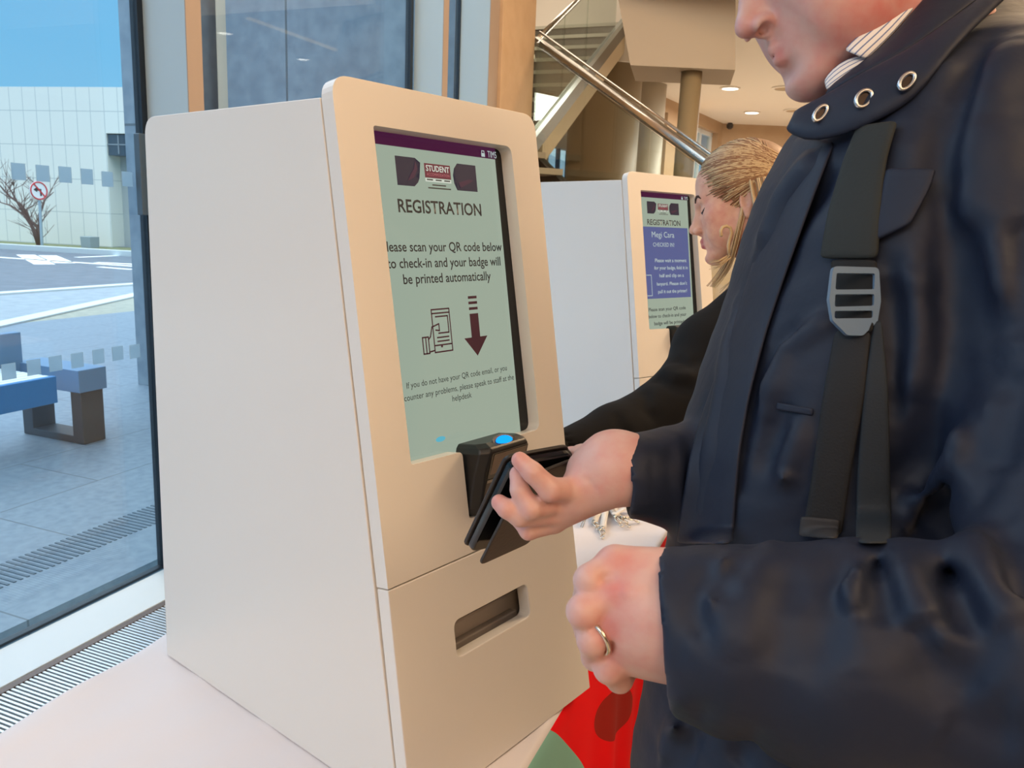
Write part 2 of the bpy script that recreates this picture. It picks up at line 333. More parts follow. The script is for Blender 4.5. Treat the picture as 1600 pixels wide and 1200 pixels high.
gm = mat('grey_cladding', (172, 178, 178), 0.7)
bm = bmesh.new(); farbox(bm, LEN - 0.1, LEN + 14, 0.6, 9, 0, 3.75); adopt(root, obj('end_block', bm, gm))
bm = bmesh.new(); farbox(bm, LEN - 0.08, LEN + 1.1, 0.05, 0.6, 3.05, 3.72); wf = adopt(root, obj('window', bm, mat('dark_window', (58, 72, 84), 0.3)))
bm = bmesh.new(); farbox(bm, LEN - 0.1, LEN + 0.75, 0.03, 0.05, 3.38, 3.42); farbox(bm, LEN + 0.3, LEN + 0.34, 0.03, 0.05, 3.1, 3.7); q = obj('window_bar', bm, mat('bar_grey', (130, 140, 146), 0.5)); adopt(root, q)
bm = bmesh.new(); c = on_z(171, 386, 0.03) - bn * 0.9
hexa(bm, [c + bd * s + bn * o_ * (1 + z * .3) + np.array([0, 0, z]) for s in (-0.17, 0.2) for o_ in (-0.2, 0.2) for z in (0, 0.36)])
tag(obj('utility_box', bm, mat('box_grey', (150, 166, 172), 0.5), bevel=0.01), 'small grey utility box at the foot of the pale building', 'box')
# bare tree
def bare_tree():
    root = thing('bare_tree', 'small leafless multi-stemmed tree on the grass strip by the road sign', 'tree', (on_z(60, 383, 0.03) - bn * 0.9))
    bk = mat('bark', (112, 92, 88), 0.9); base = (on_z(60, 383, 0.03) - bn * 0.9); trunk = bmesh.new(); twig = bmesh.new(); R = random.Random(11)
    tA = np.linalg.norm((base - EYEP)[:2])
    def P(px, py, o_=0.0):
        o_ = -abs(o_) * 0.4
        r = ray(px, py); h = np.linalg.norm(r[:2]); return EYEP + r * (tA / h) + bn * o_
    for path in ([(60, 383), (52, 360), (43, 335), (33, 320), (14, 306), (0, 290), (-14, 276)], [(61, 383), (58, 360), (47, 338), (42, 322), (34, 300), (28, 286)], [(62, 378), (62, 355), (50, 340), (30, 322), (8, 314)], [(62, 365), (62, 335), (70, 312), (84, 300)]):
        pts = [P(x, y, 0.25 * i * ((len(path) % 3) - 1)) for i, (x, y) in enumerate(path)]; tube(trunk, pts, [0.06 * (1 - 0.82 * i / (len(pts) - 1)) for i in range(len(pts))], 7)
        for i in range(1, len(pts)):
            for k in range(3):
                s = pts[i] + (pts[i - 1] - pts[i]) * R.random(); d = np.array([R.uniform(-1, 1), R.uniform(-.5, .5), R.uniform(0.15, 1.0)]); d /= np.linalg.norm(d); L = R.uniform(0.4, 1.0)
                q = [s, s + d * L * .5 + np.array([R.uniform(-.1, .1), R.uniform(-.1, .1), 0.05]), s + d * L + np.array([0, 0, 0.12])]; tube(twig, q, [0.013, 0.009, 0.004], 5)
                for _ in range(2):
                    d2 = d + np.array([R.uniform(-.7, .7), R.uniform(-.7, .7), R.uniform(-.1, .6)]); d2 /= np.linalg.norm(d2); tube(twig, [q[1], q[1] + d2 * L * .55], [0.007, 0.003], 4)
    adopt(root, obj('trunk', trunk, bk, smooth=True)); adopt(root, obj('twigs', twig, bk))
bare_tree()
# no-left-turn road sign
base = on_z(66, 387, 0.03); root = thing('road_sign', 'round red-rimmed no left turn sign on a thin grey post', 'road sign', base)
tS = np.linalg.norm((base - EYEP)[:2])
def PS(px, py): r = ray(px, py); return EYEP + r * (tS / np.linalg.norm(r[:2]))
top = PS(60, 282); bm = bmesh.new(); tube(bm, [base, top], 0.045, 10); adopt(root, obj('post', bm, mat('galvanised', (156, 176, 186), 0.5, 0.3)))
ctr = PS(58.5, 298) - FWD @ np.eye(3) * 0; nrm = -(ctr - EYEP); nrm[2] = 0; nrm /= np.linalg.norm(nrm); nrm = nrm * .6 + np.array([.75, 0, 0]); nrm /= np.linalg.norm(nrm); ctr = ctr + nrm * 0.06
sd = np.cross([0, 0, 1], nrm)
T = Matrix(((sd[0], 0, nrm[0], ctr[0]), (sd[1], 0, nrm[1], ctr[1]), (0, 1, 0, ctr[2]), (0, 0, 0, 1)))
bm = bmesh.new(); lathe(bm, [(0.29, -0.01), (0.29, 0.01)], T, 32); dsk = adopt(root, obj('sign_disc', bm, mat('sign_white', (232, 236, 236), 0.4)))
bm = bmesh.new(); tube(bm, [T @ Vector((0.26 * math.cos(q), 0.26 * math.sin(q), 0.01)) for q in np.linspace(0, 2 * math.pi, 33)[:-1]], 0.022, 8, True); adopt(root, obj('red_rim', bm, mat('sign_red', (200, 52, 62), 0.4)))
bm = bmesh.new(); prism(bm, [(-.17, .19), (-.14, .22), (.19, -.15), (.16, -.18)], lambda u, v, h: T @ Vector((u, v, h)), 0.016, 0.022); adopt(root, obj('red_bar', bm, MATS['sign_red']))
bm = bmesh.new(); prism(bm, [(.03, -.16), (.08, -.16), (.08, .06), (-.06, .06), (-.06, .11), (-.17, .03), (-.06, -.05), (-.06, 0), (.03, 0)], lambda u, v, h: T @ Vector((u, v, h)), 0.011, 0.015); adopt(root, obj('arrow', bm, mat('sign_black', (40, 48, 56), 0.5)))
# concrete wall outside the second pane
conc_m = mat('blue_grey_concrete', (122, 140, 154), 0.7, noise=(9, (104, 122, 138), 8))
bm = bmesh.new(); abbox(bm, 4.91, 9.5, 4.9, 5.34, 0, 6); o = struct('wall_outside', bm, conc_m)
inv = Matrix(((G[0], N[0], 0, 0), (G[1], N[1], 0, 0), (0, 0, 1, 0), (0, 0, 0, 1))); o.data.transform(inv.inverted()); o.matrix_world = inv
grid_lines(conc_m, (0, 2), (1.25, 2.62), 0.018, (78, 92, 102), (0.55, 0.55))
bm = bmesh.new(); abbox(bm, 5.24, 5.30, GL + 0.1, 4.6, 0, HC); struct('wall_alcove', bm, conc_m)
# bench
root = thing('bench', 'blue slatted bench with dark square end frame on the paving outside', 'bench', ab(2.6, 4.5, 0))
blue = mat('bench_blue', (24, 110, 176), 0.45); slate = mat('bench_back_blue', (88, 128, 166), 0.5); dk = mat('bench_dark', (40, 52, 62), 0.5)
bm = bmesh.new()
for b in (4.26, 4.70): abbox(bm, 3.44, 3.60, b - 0.045, b + 0.045, 0, 0.33)
abbox(bm, 3.44, 3.60, 4.30, 4.66, 0.0, 0.045); adopt(root, obj('end_frame', bm, dk, bevel=0.004))
bm = bmesh.new()
for b in (4.26, 4.70): abbox(bm, 0.44, 0.60, b - 0.045, b + 0.045, 0, 0.33)
abbox(bm, 0.44, 0.60, 4.30, 4.66, 0.0, 0.045); adopt(root, obj('end_frame', bm, dk, bevel=0.004))
bm = bmesh.new(); abbox(bm, 3.42, 3.62, 4.20, 4.76, 0.33, 0.47); adopt(root, obj('armrest', bm, slate, bevel=0.004))
bm = bmesh.new(); abbox(bm, 0.4, 3.28, 4.21, 4.25, 0.30, 0.46); adopt(root, obj('front_board', bm, blue, bevel=0.004))
bm = bmesh.new()
for k in range(7): abbox(bm, 0.4, 3.28, 4.26 + k * 0.062, 4.31 + k * 0.062, 0.43, 0.455)
adopt(root, obj('seat_slats', bm, mat('bench_slat_lit', (206, 226, 238), 0.5), bevel=0.003))  # slats coloured pale to carry the light on their tops
bm = bmesh.new(); abbox(bm, 0.4, 3.44, 4.70, 4.76, 0.40, 0.66); adopt(root, obj('backrest', bm, slate, bevel=0.004))

# ------------------------------------------------------------------ rear hall
wl_m = mat('hall_wood', (188, 160, 128), 0.6, noise=(2, (178, 148, 116)))
pA = on_z(960, 116, 3.0); pB = on_z(1130, 193, 3.0)
pd = (pB - pA); LW = np.linalg.norm(pd); pd /= LW; pn = np.array([pd[1], -pd[0], 0])
def hw(s, o_, z): return pA + pd * s + pn * o_ + np.array([0, 0, z - pA[2]])
def hwbox(bm, s0, s1, o0, o1, z0, z1): hexa(bm, [hw(s, o_, z) for s in (s0, s1) for o_ in (o0, o1) for z in (z0, z1)])
def s_at(px, py=230): p = on_plane(px, py, pA, pn); return (p - pA) @ pd
wins = [(s_at(866), s_at(899)), (s_at(1012), s_at(1040)), (s_at(1084), s_at(1120))]
ST = 0.25; OFF = -2.3; pA2 = pA + pn * OFF
def s2_at(px, py=230): return (on_plane(px, py, pA2, pn) - pA2) @ pd
wa, wb = s2_at(858), s2_at(899); wins = [w_ for w_ in wins if w_[0] > ST]; bm = bmesh.new()
SB = ((N * 4.55 - pA2) @ N) / (pd @ N); hwbox(bm, SB, wa, OFF - .15, OFF, 0, HC); hwbox(bm, wa, wb, OFF - .15, OFF, 0, 0.7); hwbox(bm, wa, wb, OFF - .15, OFF, 2.6, HC); hwbox(bm, wb, wb + 0.3, OFF - .15, OFF, 0, HC); s = ST
for a, b in wins:
    hwbox(bm, s, a, -0.15, 0, 0, 3.0); hwbox(bm, a, b, -0.15, 0, 0, 0.7); hwbox(bm, a, b, -0.15, 0, 2.84, 3.0); s = b
hwbox(bm, s, LW + 0.15, -0.15, 0, 0, 3.0); struct('wall_hall', bm, wl_m)
bm = bmesh.new()
for x0, x1 in ((wa, wa + .06), (wb - .06, wb), (wa * .45 + wb * .55, wa * .45 + wb * .55 + .05)): hwbox(bm, x0, x1, OFF - .14, OFF - .08, 0.7, 2.6)
w = struct('window_6', bm, frame_m); bm = bmesh.new(); hwbox(bm, wa, wb, OFF - .115, OFF - .105, 0.7, 2.6); obj('glass', bm, glass_m, w)
for i, (a, b) in enumerate(wins):
    bm = bmesh.new()
    for x0, x1 in ((a, a + 0.06), (b - 0.06, b), ((a + b) / 2 - 0.02, (a + b) / 2 + 0.02)): hwbox(bm, x0, x1, -0.14, -0.08, 0.7, 2.84)
    hwbox(bm, a, b, -0.14, -0.08, 0.7, 0.76); hwbox(bm, a, b, -0.14, -0.08, 2.78, 2.84)
    w = struct('window_%d' % (i + 7), bm, mat('white_frame', (216, 222, 222), 0.5)); bm = bmesh.new(); hwbox(bm, a, b, -0.115, -0.105, 0.7, 2.84); obj('glass', bm, glass_m, w)
bm = bmesh.new(); hexa(bm, [pB + np.array([x, y, z - 3.0]) for x in (0.0, 14) for y in (0.0, 0.2) for z in (0, 3.0)]); struct('wall_back', bm, wl_m)
# columns
def column(px, t, r, z1, m, label, py=200):
    c = W(px, py, t); c[2] = 0; bm = bmesh.new(); lathe(bm, [(r, 0), (r, z1)], Matrix.Translation(c), 40)
    o = obj('column', bm, m, smooth=False); o.data.polygons.foreach_set('use_smooth', [len(p.vertices) == 4 for p in o.data.polygons]); tag(o, label, 'column')
col_m = mat('column_pale', (186, 176, 158), 0.45); cold_m = mat('column_olive', (140, 122, 92), 0.5)
q0z = float(W(985, 102, 5.4)[2]) + .01
column(1006, 9.0, 0.21, 3.0, col_m, 'thick pale round column behind the stair handrail', 220)
column(1074, 5.62, 0.072, q0z, cold_m, 'slim olive-brown round column under the beige bulkhead')
column(940, 8.2, 0.36, 3.0, mat('column_brown', (150, 132, 104), 0.5), 'broad brown column beside the stair flight, left of the thick pale one', 240)
# bulkhead (solid upper floor edge) with a raking left end
def bk(px, py, t): return W(px, py, t)
q0 = bk(985, 102, 5.4); q1 = bk(1150, 96, 5.4); q2 = bk(1150, -170, 5.4); q3 = bk(935, -170, 5.4); dp = np.array([0.12, 0.60, 0]); bm = bmesh.new()
q1[2] = q0[2]
hexa(bm, [p + d for p in (q0, q1, q3, q2) for d in (np.zeros(3), dp)]); struct('ceiling_bulkhead', bm, mat('bulkhead_beige', (168, 154, 136), 0.8))
r0 = bk(1150, 96, 6.3); r0[2] = q0[2]; bm = bmesh.new()
# ceiling fittings
lens_m = emit_mat('lamp_lens', (255, 244, 228), 6.0); trim_m = mat('lamp_trim', (236, 230, 220), 0.4)
def downlight(p, label, lit=True, r=0.11):
    root = thing('downlight' if lit else 'ceiling_speaker', label, 'ceiling light' if lit else 'ceiling speaker', p)
    bm = bmesh.new(); lathe(bm, [(r, 0), (r, -0.012), (r * .8, -0.016), (r * .8, 0)], None, 28); obj('trim_ring', bm, trim_m, root, smooth=False)
    bm = bmesh.new(); lathe(bm, [(r * .78, -0.002), (r * .78, -0.012)], None, 28); obj('lens' if lit else 'speaker_cover', bm, lens_m if lit else mat('speaker_beige', (180, 160, 132), 0.6), root)
    return root
downlight(on_z(1141, 137, 2.999), 'lit round downlight in the rear ceiling, closer to the slim olive column')
downlight(on_z(1175, 175, 2.999), 'lit round downlight in the rear ceiling, close to the back wall')
downlight(on_z(1228, 137, 2.999), 'unlit round ceiling disc beside the man\'s chin, higher of two', False, 0.15)
downlight(on_z(1243, 172, 2.999), 'unlit round ceiling disc beside the man\'s chin, lower of two', False, 0.15)
for a, b in ((6.02, -0.41), (7.18, -0.44)):
    downlight(ab(a, b, 2.999), 'round downlight whose glow is mirrored in the tall window pane', True, 0.075)['group'] = 'downlights mirrored in the glass'
bm = bmesh.new(); abbox(bm, 5.1, 7.55, 0.16, 0.2, 2.985, 2.999) if False else abbox(bm, 5.62, 7.55, 0.16, 0.2, 2.985, 2.999); tag(obj('strip_light', bm, emit_mat('strip_glow', (255, 214, 150), 1.6)), 'thin warm linear strip light in the ceiling mirrored in the window pane', 'ceiling light')
bm = bmesh.new(); lathe(bm, [(0.03, 0), (0.05, -0.03), (0.045, -0.07), (0.02, -0.09)], Matrix.Translation(on_z(1141, 192, 3.0)), 20); tag(obj('security_camera', bm, mat('cam_dark', (60, 56, 54), 0.4)), 'tiny dark dome camera on the ceiling at the back wall', 'camera')

# ------------------------------------------------------------------ staircase
steel_m = mat('brushed_steel', (196, 190, 180), 0.22, 1.0); dstr = mat('stair_dark_steel', (66, 58, 50), 0.5, 0.2)
tread_m = mat('stair_tread', (150, 140, 118), 0.6); soff_m = mat('stair_soffit', (208, 190, 160), 0.8); bal_m = glass_mat('balustrade_glass', (0.86, 0.90, 0.88), 0.05)
root = thing('staircase', 'two-flight staircase with glass balustrades and steel handrails behind the kiosks', 'staircase', W(860, 500, 5) * np.array([1, 1, 0]))
H0 = W(840, 64, 5.75); H1 = W(1110, 257, 4.1)
r1 = (H1 - H0); run = np.array([r1[0], r1[1], 0]); RL = np.linalg.norm(run); ru = run / RL; slope1 = r1[2] / RL; lf = np.array([ru[1], -ru[0], 0]); lf = lf if lf[0] < 0 else -lf
H2 = H1 + r1 * 0.12
bm = bmesh.new(); tube(bm, [H0, H1, H2], 0.031, 16); adopt(root, obj('handrail', bm, steel_m, smooth=True))
bm = bmesh.new(); tube(bm, [H0 + np.array([0, 0, 0.055]) + ru * .03, H1 + np.array([0, 0, 0.05]), H2 + np.array([0, 0, .05])], 0.009, 10); adopt(root, obj('glass_channel', bm, steel_m, smooth=True))
SE = RL * 1.14; S0 = W(838, 226, 5.7); drop = H0[2] - S0[2]
def f1(s, w_, dz): return H0 + ru * s + lf * w_ + np.array([0, 0, slope1 * s + dz])
bm = bmesh.new(); hexa(bm, [f1(s, w_, dz) for s in (-0.1, SE) for w_ in (0.0, 0.06) for dz in (-drop - 0.22, -drop)]); adopt(root, obj('stringer', bm, dstr))
bm = bmesh.new(); hexa(bm, [f1(s, w_, dz) for s in (-0.1, SE) for w_ in (1.2, 1.26) for dz in (-drop - 0.22, -drop)]); adopt(root, obj('stringer', bm, dstr))
for k in range(int(SE / 0.27)):
    s = 0.02 + k * 0.27; bm = bmesh.new(); z = H0[2] + slope1 * s - drop - 0.05
    hexa(bm, [np.array([*(H0 + ru * ss + lf * w_)[:2], zz]) for ss in (s, s + 0.29) for w_ in (0.05, 1.2) for zz in (z - 0.04, z)]); adopt(root, obj('tread', bm, tread_m))
for s0, s1 in ((0.02, 0.78), (0.80, 1.55), (1.57, SE)):
    bm = bmesh.new(); hexa(bm, [f1(s, w_, dz) for s in (s0, s1) for w_ in (0.024, 0.036) for dz in (-drop + 0.0, -0.03)]); adopt(root, obj('glass_panel', bm, bal_m))
bm = bmesh.new(); zb = H0[2] + slope1 * SE - drop - 0.1; hexa(bm, [f1(SE + ds, w_, 0) * np.array([1, 1, 0]) + np.array([0, 0, zz]) for ds in (-0.5, 0.0) for w_ in (0.0, 1.26) for zz in (0.0, zb)]); adopt(root, obj('plinth', bm, soff_m))
# landing and the upper flight going up and away to the right
land = f1(-0.1, 0, -drop); bm = bmesh.new(); hexa(bm, [f1(s, w_, 0) * np.array([1, 1, 0]) + np.array([0, 0, land[2] + dz]) for s in (-1.1, -0.1) for w_ in (-0.1, 1.3) for dz in (-0.25, 0.02)]); adopt(root, obj('landing', bm, dstr))
C0 = W(838, 205, 5.8); C1 = W(965, 45, 7.4); c1 = C1 - C0; cr = np.array([c1[0], c1[1], 0]); CL = np.linalg.norm(cr); cu = cr / CL; sl2 = c1[2] / CL; lf2 = np.array([-cu[1], cu[0], 0])
def f2(s, w_, dz): return C0 + cu * s + lf2 * w_ + np.array([0, 0, sl2 * s + dz])
R0 = W(840, 62, 5.75); R1 = W(905, -2, 6.8); rd = (R1 - R0)
bm = bmesh.new(); tube(bm, [R0, R1, R0 + rd * 1.5], 0.022, 14); adopt(root, obj('handrail', bm, steel_m, smooth=True))
bm = bmesh.new(); hexa(bm, [f2(s, w_, dz) for s in (-0.1, CL + 1.2) for w_ in (-0.02, 0.02) for dz in (-0.02, 0.03)]); adopt(root, obj('glass_channel', bm, mat('channel_alu', (188, 196, 196), 0.3, 0.8)))
bm = bmesh.new(); hexa(bm, [f2(s, w_, dz) for s in (-0.1, CL + 1.2) for w_ in (-0.015, 0.04) for dz in (-0.14, -0.02)]); adopt(root, obj('stringer', bm, mat('stringer_grey', (128, 120, 108), 0.5)))
bm = bmesh.new(); hexa(bm, [f2(s, w_, dz) for s in (0.12, CL + 1.2) for w_ in (-0.01, 1.3) for dz in (-0.30, -0.14)]); adopt(root, obj('soffit', bm, soff_m))
for s0, s1 in ((-0.05, 0.5), (0.51, 1.06), (1.07, 1.9)):
    bm = bmesh.new(); hexa(bm, [f2(s, w_, dz) for s in (s0, s1) for w_ in (-0.006, 0.006) for dz in (0.03, 0.62)]); adopt(root, obj('glass_panel', bm, bal_m))
riser_m = mat('stair_riser', (92, 86, 76), 0.6); nose_m = mat('stair_nosing', (196, 192, 176), 0.5)
for k in range(10):
    s = 0.06 + k * 0.27; z = C0[2] + sl2 * (s) - 0.02
    bm = bmesh.new(); hexa(bm, [np.array([*(C0 + cu * ss + lf2 * w_)[:2], zz]) for ss in (s, s + 0.29) for w_ in (0.04, 1.3) for zz in (z - 0.13, z)]); t_ = adopt(root, obj('tread', bm, riser_m))
    bm = bmesh.new(); hexa(bm, [np.array([*(C0 + cu * ss + lf2 * w_)[:2], zz]) for ss in (s - 0.015, s + 0.02) for w_ in (0.04, 1.3) for zz in (z - 0.025, z + 0.004)]); q = obj('nosing', bm, nose_m, t_)
# ================================================================== TABLE AND KIOSKS
ZT = 0.745
# tablecloth: white top, printed front drape
def cloth_material():
    m = mat('cloth_print', (222, 216, 218), 0.75); nt = m.node_tree; b = nt.nodes['Principled BSDF']
    t = nt.nodes.new('ShaderNodeUVMap'); s = nt.nodes.new('ShaderNodeSeparateXYZ'); nt.links.new(t.outputs[0], s.inputs[0])
    U, V = s.outputs[0], s.outputs[1]
    def nd(op, a, bb=None):
        n = nt.nodes.new('ShaderNodeMath'); n.operation = op
        for k, v in ((0, a), (1, bb)):
            if v is None: continue
            if isinstance(v, (int, float)): n.inputs[k].default_value = v
            else: nt.links.new(v, n.inputs[k])
        return n.outputs[0]
    def circ(cx, cy, r):
        return nd('LESS_THAN', nd('ADD', nd('POWER', nd('SUBTRACT', U, cx), 2), nd('POWER', nd('SUBTRACT', V, cy), 2)), r * r)
    cur = None
    def over(mask, rgb):
        nonlocal cur
        mx = nt.nodes.new('ShaderNodeMix'); mx.data_type = 'RGBA'
        if cur is None: mx.inputs['A'].default_value = (*lin((222, 216, 218)), 1)
        else: nt.links.new(cur, mx.inputs['A'])
        mx.inputs['B'].default_value = (*lin(rgb), 1); nt.links.new(mask, mx.inputs['Factor']); cur = mx.outputs['Result']
    drape = nd('LESS_THAN', V, 0.739)
    over(drape, (252, 4, 20))
    over(nd('MULTIPLY', drape, circ(0.02, -0.40, 1.503)), (140, 196, 184))
    da = nd('SUBTRACT', U, 1.39); dz_ = nd('ADD', nd('SUBTRACT', V, 0.535), nd('MULTIPLY', da, 0.46))
    over(nd('MULTIPLY', drape, nd('LESS_THAN', nd('ADD', nd('POWER', nd('DIVIDE', da, 0.15), 2), nd('POWER', nd('DIVIDE', dz_, 0.055), 2)), 1.0)), (166, 34, 26))
    ln = nd('ADD', nd('MULTIPLY', nd('SUBTRACT', U, 1.70), 0.154), nd('MULTIPLY', nd('SUBTRACT', V, 0.43), -0.109))
    over(nd('MULTIPLY', drape, nd('MULTIPLY', nd('GREATER_THAN', ln, -0.0012), nd('LESS_THAN', ln, 0.0016))), (240, 96, 60))
    nt.links.new(cur, b.inputs['Base Color']); b.inputs['Specular IOR Level'].default_value = 0.15; return m
def tablecloth():
    AS = np.linspace(-0.9, 3.0, 280); vs = []; uv = []
    prof = []                                    # (b, z, kind) running window-side hem -> top -> front hem
    for z in np.linspace(0.03, 0.715, 16): prof.append((1.03, z, 'w'))
    for q in np.linspace(0.15, math.pi / 2, 5): prof.append((1.018 - 0.022 + 0.022 * math.cos(q) + 0.006, ZT - 0.024 + 0.024 * math.sin(q), 'e'))
    for b in np.linspace(0.985, 0.335, 34): prof.append((b, ZT, 't'))
    for q in np.linspace(math.pi / 2, 0.1, 4): prof.append((0.328 - 0.010 * math.cos(q), ZT - 0.012 + 0.012 * math.sin(q), 'e'))
    for z in np.linspace(0.725, 0.03, 26): prof.append((0.316, z, 'f'))
    for a in AS:
        for b, z, k in prof:
            dz = 0.0; db = 0.0
            if k == 't':
                dz = 0.0016 * math.sin(a * 31 + b * 47) * math.sin(b * 23 - a * 17) - 0.0016
                dz += 0.004 * math.exp(-(((a - 0.83) / 0.05) ** 2 + ((b - 0.965) / 0.05) ** 2)) * -1
                w_ = math.exp(-((b - 0.60) / 0.06) ** 2) * math.exp(-((a - 0.38) / 0.16) ** 2); dz += 0.002 * w_ * math.sin((a * .8 - b) * 260) - 0.002 * w_
            if k == 'w': db = 0.018 * (0.72 - z) * math.sin(a * 19) + 0.012 * (0.72 - z) * math.sin(a * 43 + 1)
            if k == 'e' and b > 0.9: dz = 0.003 * math.sin(a * 26 + 0.4) - .003
            if k == 'f': db = -(0.035 * (0.74 - z) * (0.5 + 0.5 * math.sin(a * 15 + 0.6)) + 0.02 * (0.74 - z) * math.sin(a * 34))
            vs.append(ab(a, b + db, z + dz)); uv.append((a, z if k in 'fe' and b < 0.6 else 0.9))
    n = len(prof); fs = [(i * n + j, i * n + j + 1, (i + 1) * n + j + 1, (i + 1) * n + j) for i in range(len(AS) - 1) for j in range(n - 1)]
    o = pydata('tablecloth', vs, fs, cloth_material(), smooth=True)
    ul = o.data.uv_layers.new(name='UVMap')
    for lp in o.data.loops: ul.data[lp.index].uv = uv[lp.vertex_index]
    sm = o.modifiers.new('thick', 'SOLIDIFY'); sm.thickness = 0.0015; sm.offset = -1
    return tag(o, 'white cloth over the long table, its front hanging printed red and teal', 'tablecloth')
tablecloth()

lam_m = mat('white_laminate', (226, 222, 216), 0.24, bump=(180, 0.02, 0.001))
edge_m = lam_m
black_m = mat('black_plastic', (24, 25, 28), 0.38); blackg_m = mat('black_gloss', (14, 15, 18), 0.12)
WID, DEP = 0.395, 0.565
def fy(z): return -0.0058 + 0.17 * z
VD = np.array([0, 0.17, 1.0]); VD /= np.linalg.norm(VD); ND = np.array([0, -VD[2], VD[1]])
def face(u, v, h=0.0):                            # kiosk front plane: u across, v up the slope, h out of it
    return np.array([u, -0.0058, 0.0]) + VD * v + ND * h
SH = -0.020                                        # the screen sits this far behind the front
def scr(u, v): return face(u, v, SH + 0.0006)
def scr2(u, v): return face(u, v, SH + 0.0010)
def scr3(u, v): return face(u, v, SH + 0.0014)
ink = mat('screen_ink', (34, 44, 60), 0.5); purple_ink = mat('screen_purple', (70, 34, 62), 0.5)
sc_bg = mat('screen_lit', (20, 22, 22), 0.12, emit=(152, 166, 150), estr=1.0); sc_bar = mat('screen_bar', (18, 8, 16), 0.15, emit=(64, 16, 54), estr=1.0)
sc_logo = mat('screen_logo', (8, 8, 14), 0.4, emit=(22, 24, 48), estr=1.0, noise=None); sc_brush = mat('screen_brush', (10, 6, 10), 0.4, emit=(58, 26, 52)); sc_tile = mat('screen_tile', (10, 5, 8), 0.4, emit=(96, 30, 48))
sc_white = mat('screen_white', (20, 20, 20), 0.4, emit=(196, 204, 192)); sc_pink = mat('screen_pinkish', (20, 16, 16), 0.4, emit=(176, 104, 110)); sc_blue = mat('screen_blue', (10, 12, 20), 0.3, emit=(82, 92, 140)); sc_pale = mat('screen_pale', (20, 20, 20), 0.4, emit=(176, 192, 190))
def poly_on(name, fn, pts, m, parent, h=0.0004):
    bm = bmesh.new(); vs = [bm.verts.new(tuple(fn(u, v))) for u, v in pts]; bm.faces.new(vs)
    bmesh.ops.triangulate(bm, faces=bm.faces[:]); return obj(name, bm, m, parent)
def strokes(name, fn, lines, w, m, parent):
    bm = bmesh.new()
    for ln in lines:
        for (a, b) in zip(ln, ln[1:]):
            a = Vector(a); b = Vector(b); d = b - a
            if d.length < 1e-6: continue
            d.normalize(); s = Vector((-d.y, d.x)) * w / 2; a2 = a - d * w * .4; b2 = b + d * w * .4
            bm.faces.new([bm.verts.new(tuple(fn(*p))) for p in (a2 - s, b2 - s, b2 + s, a2 + s)])
    return obj(name, bm, m, parent)
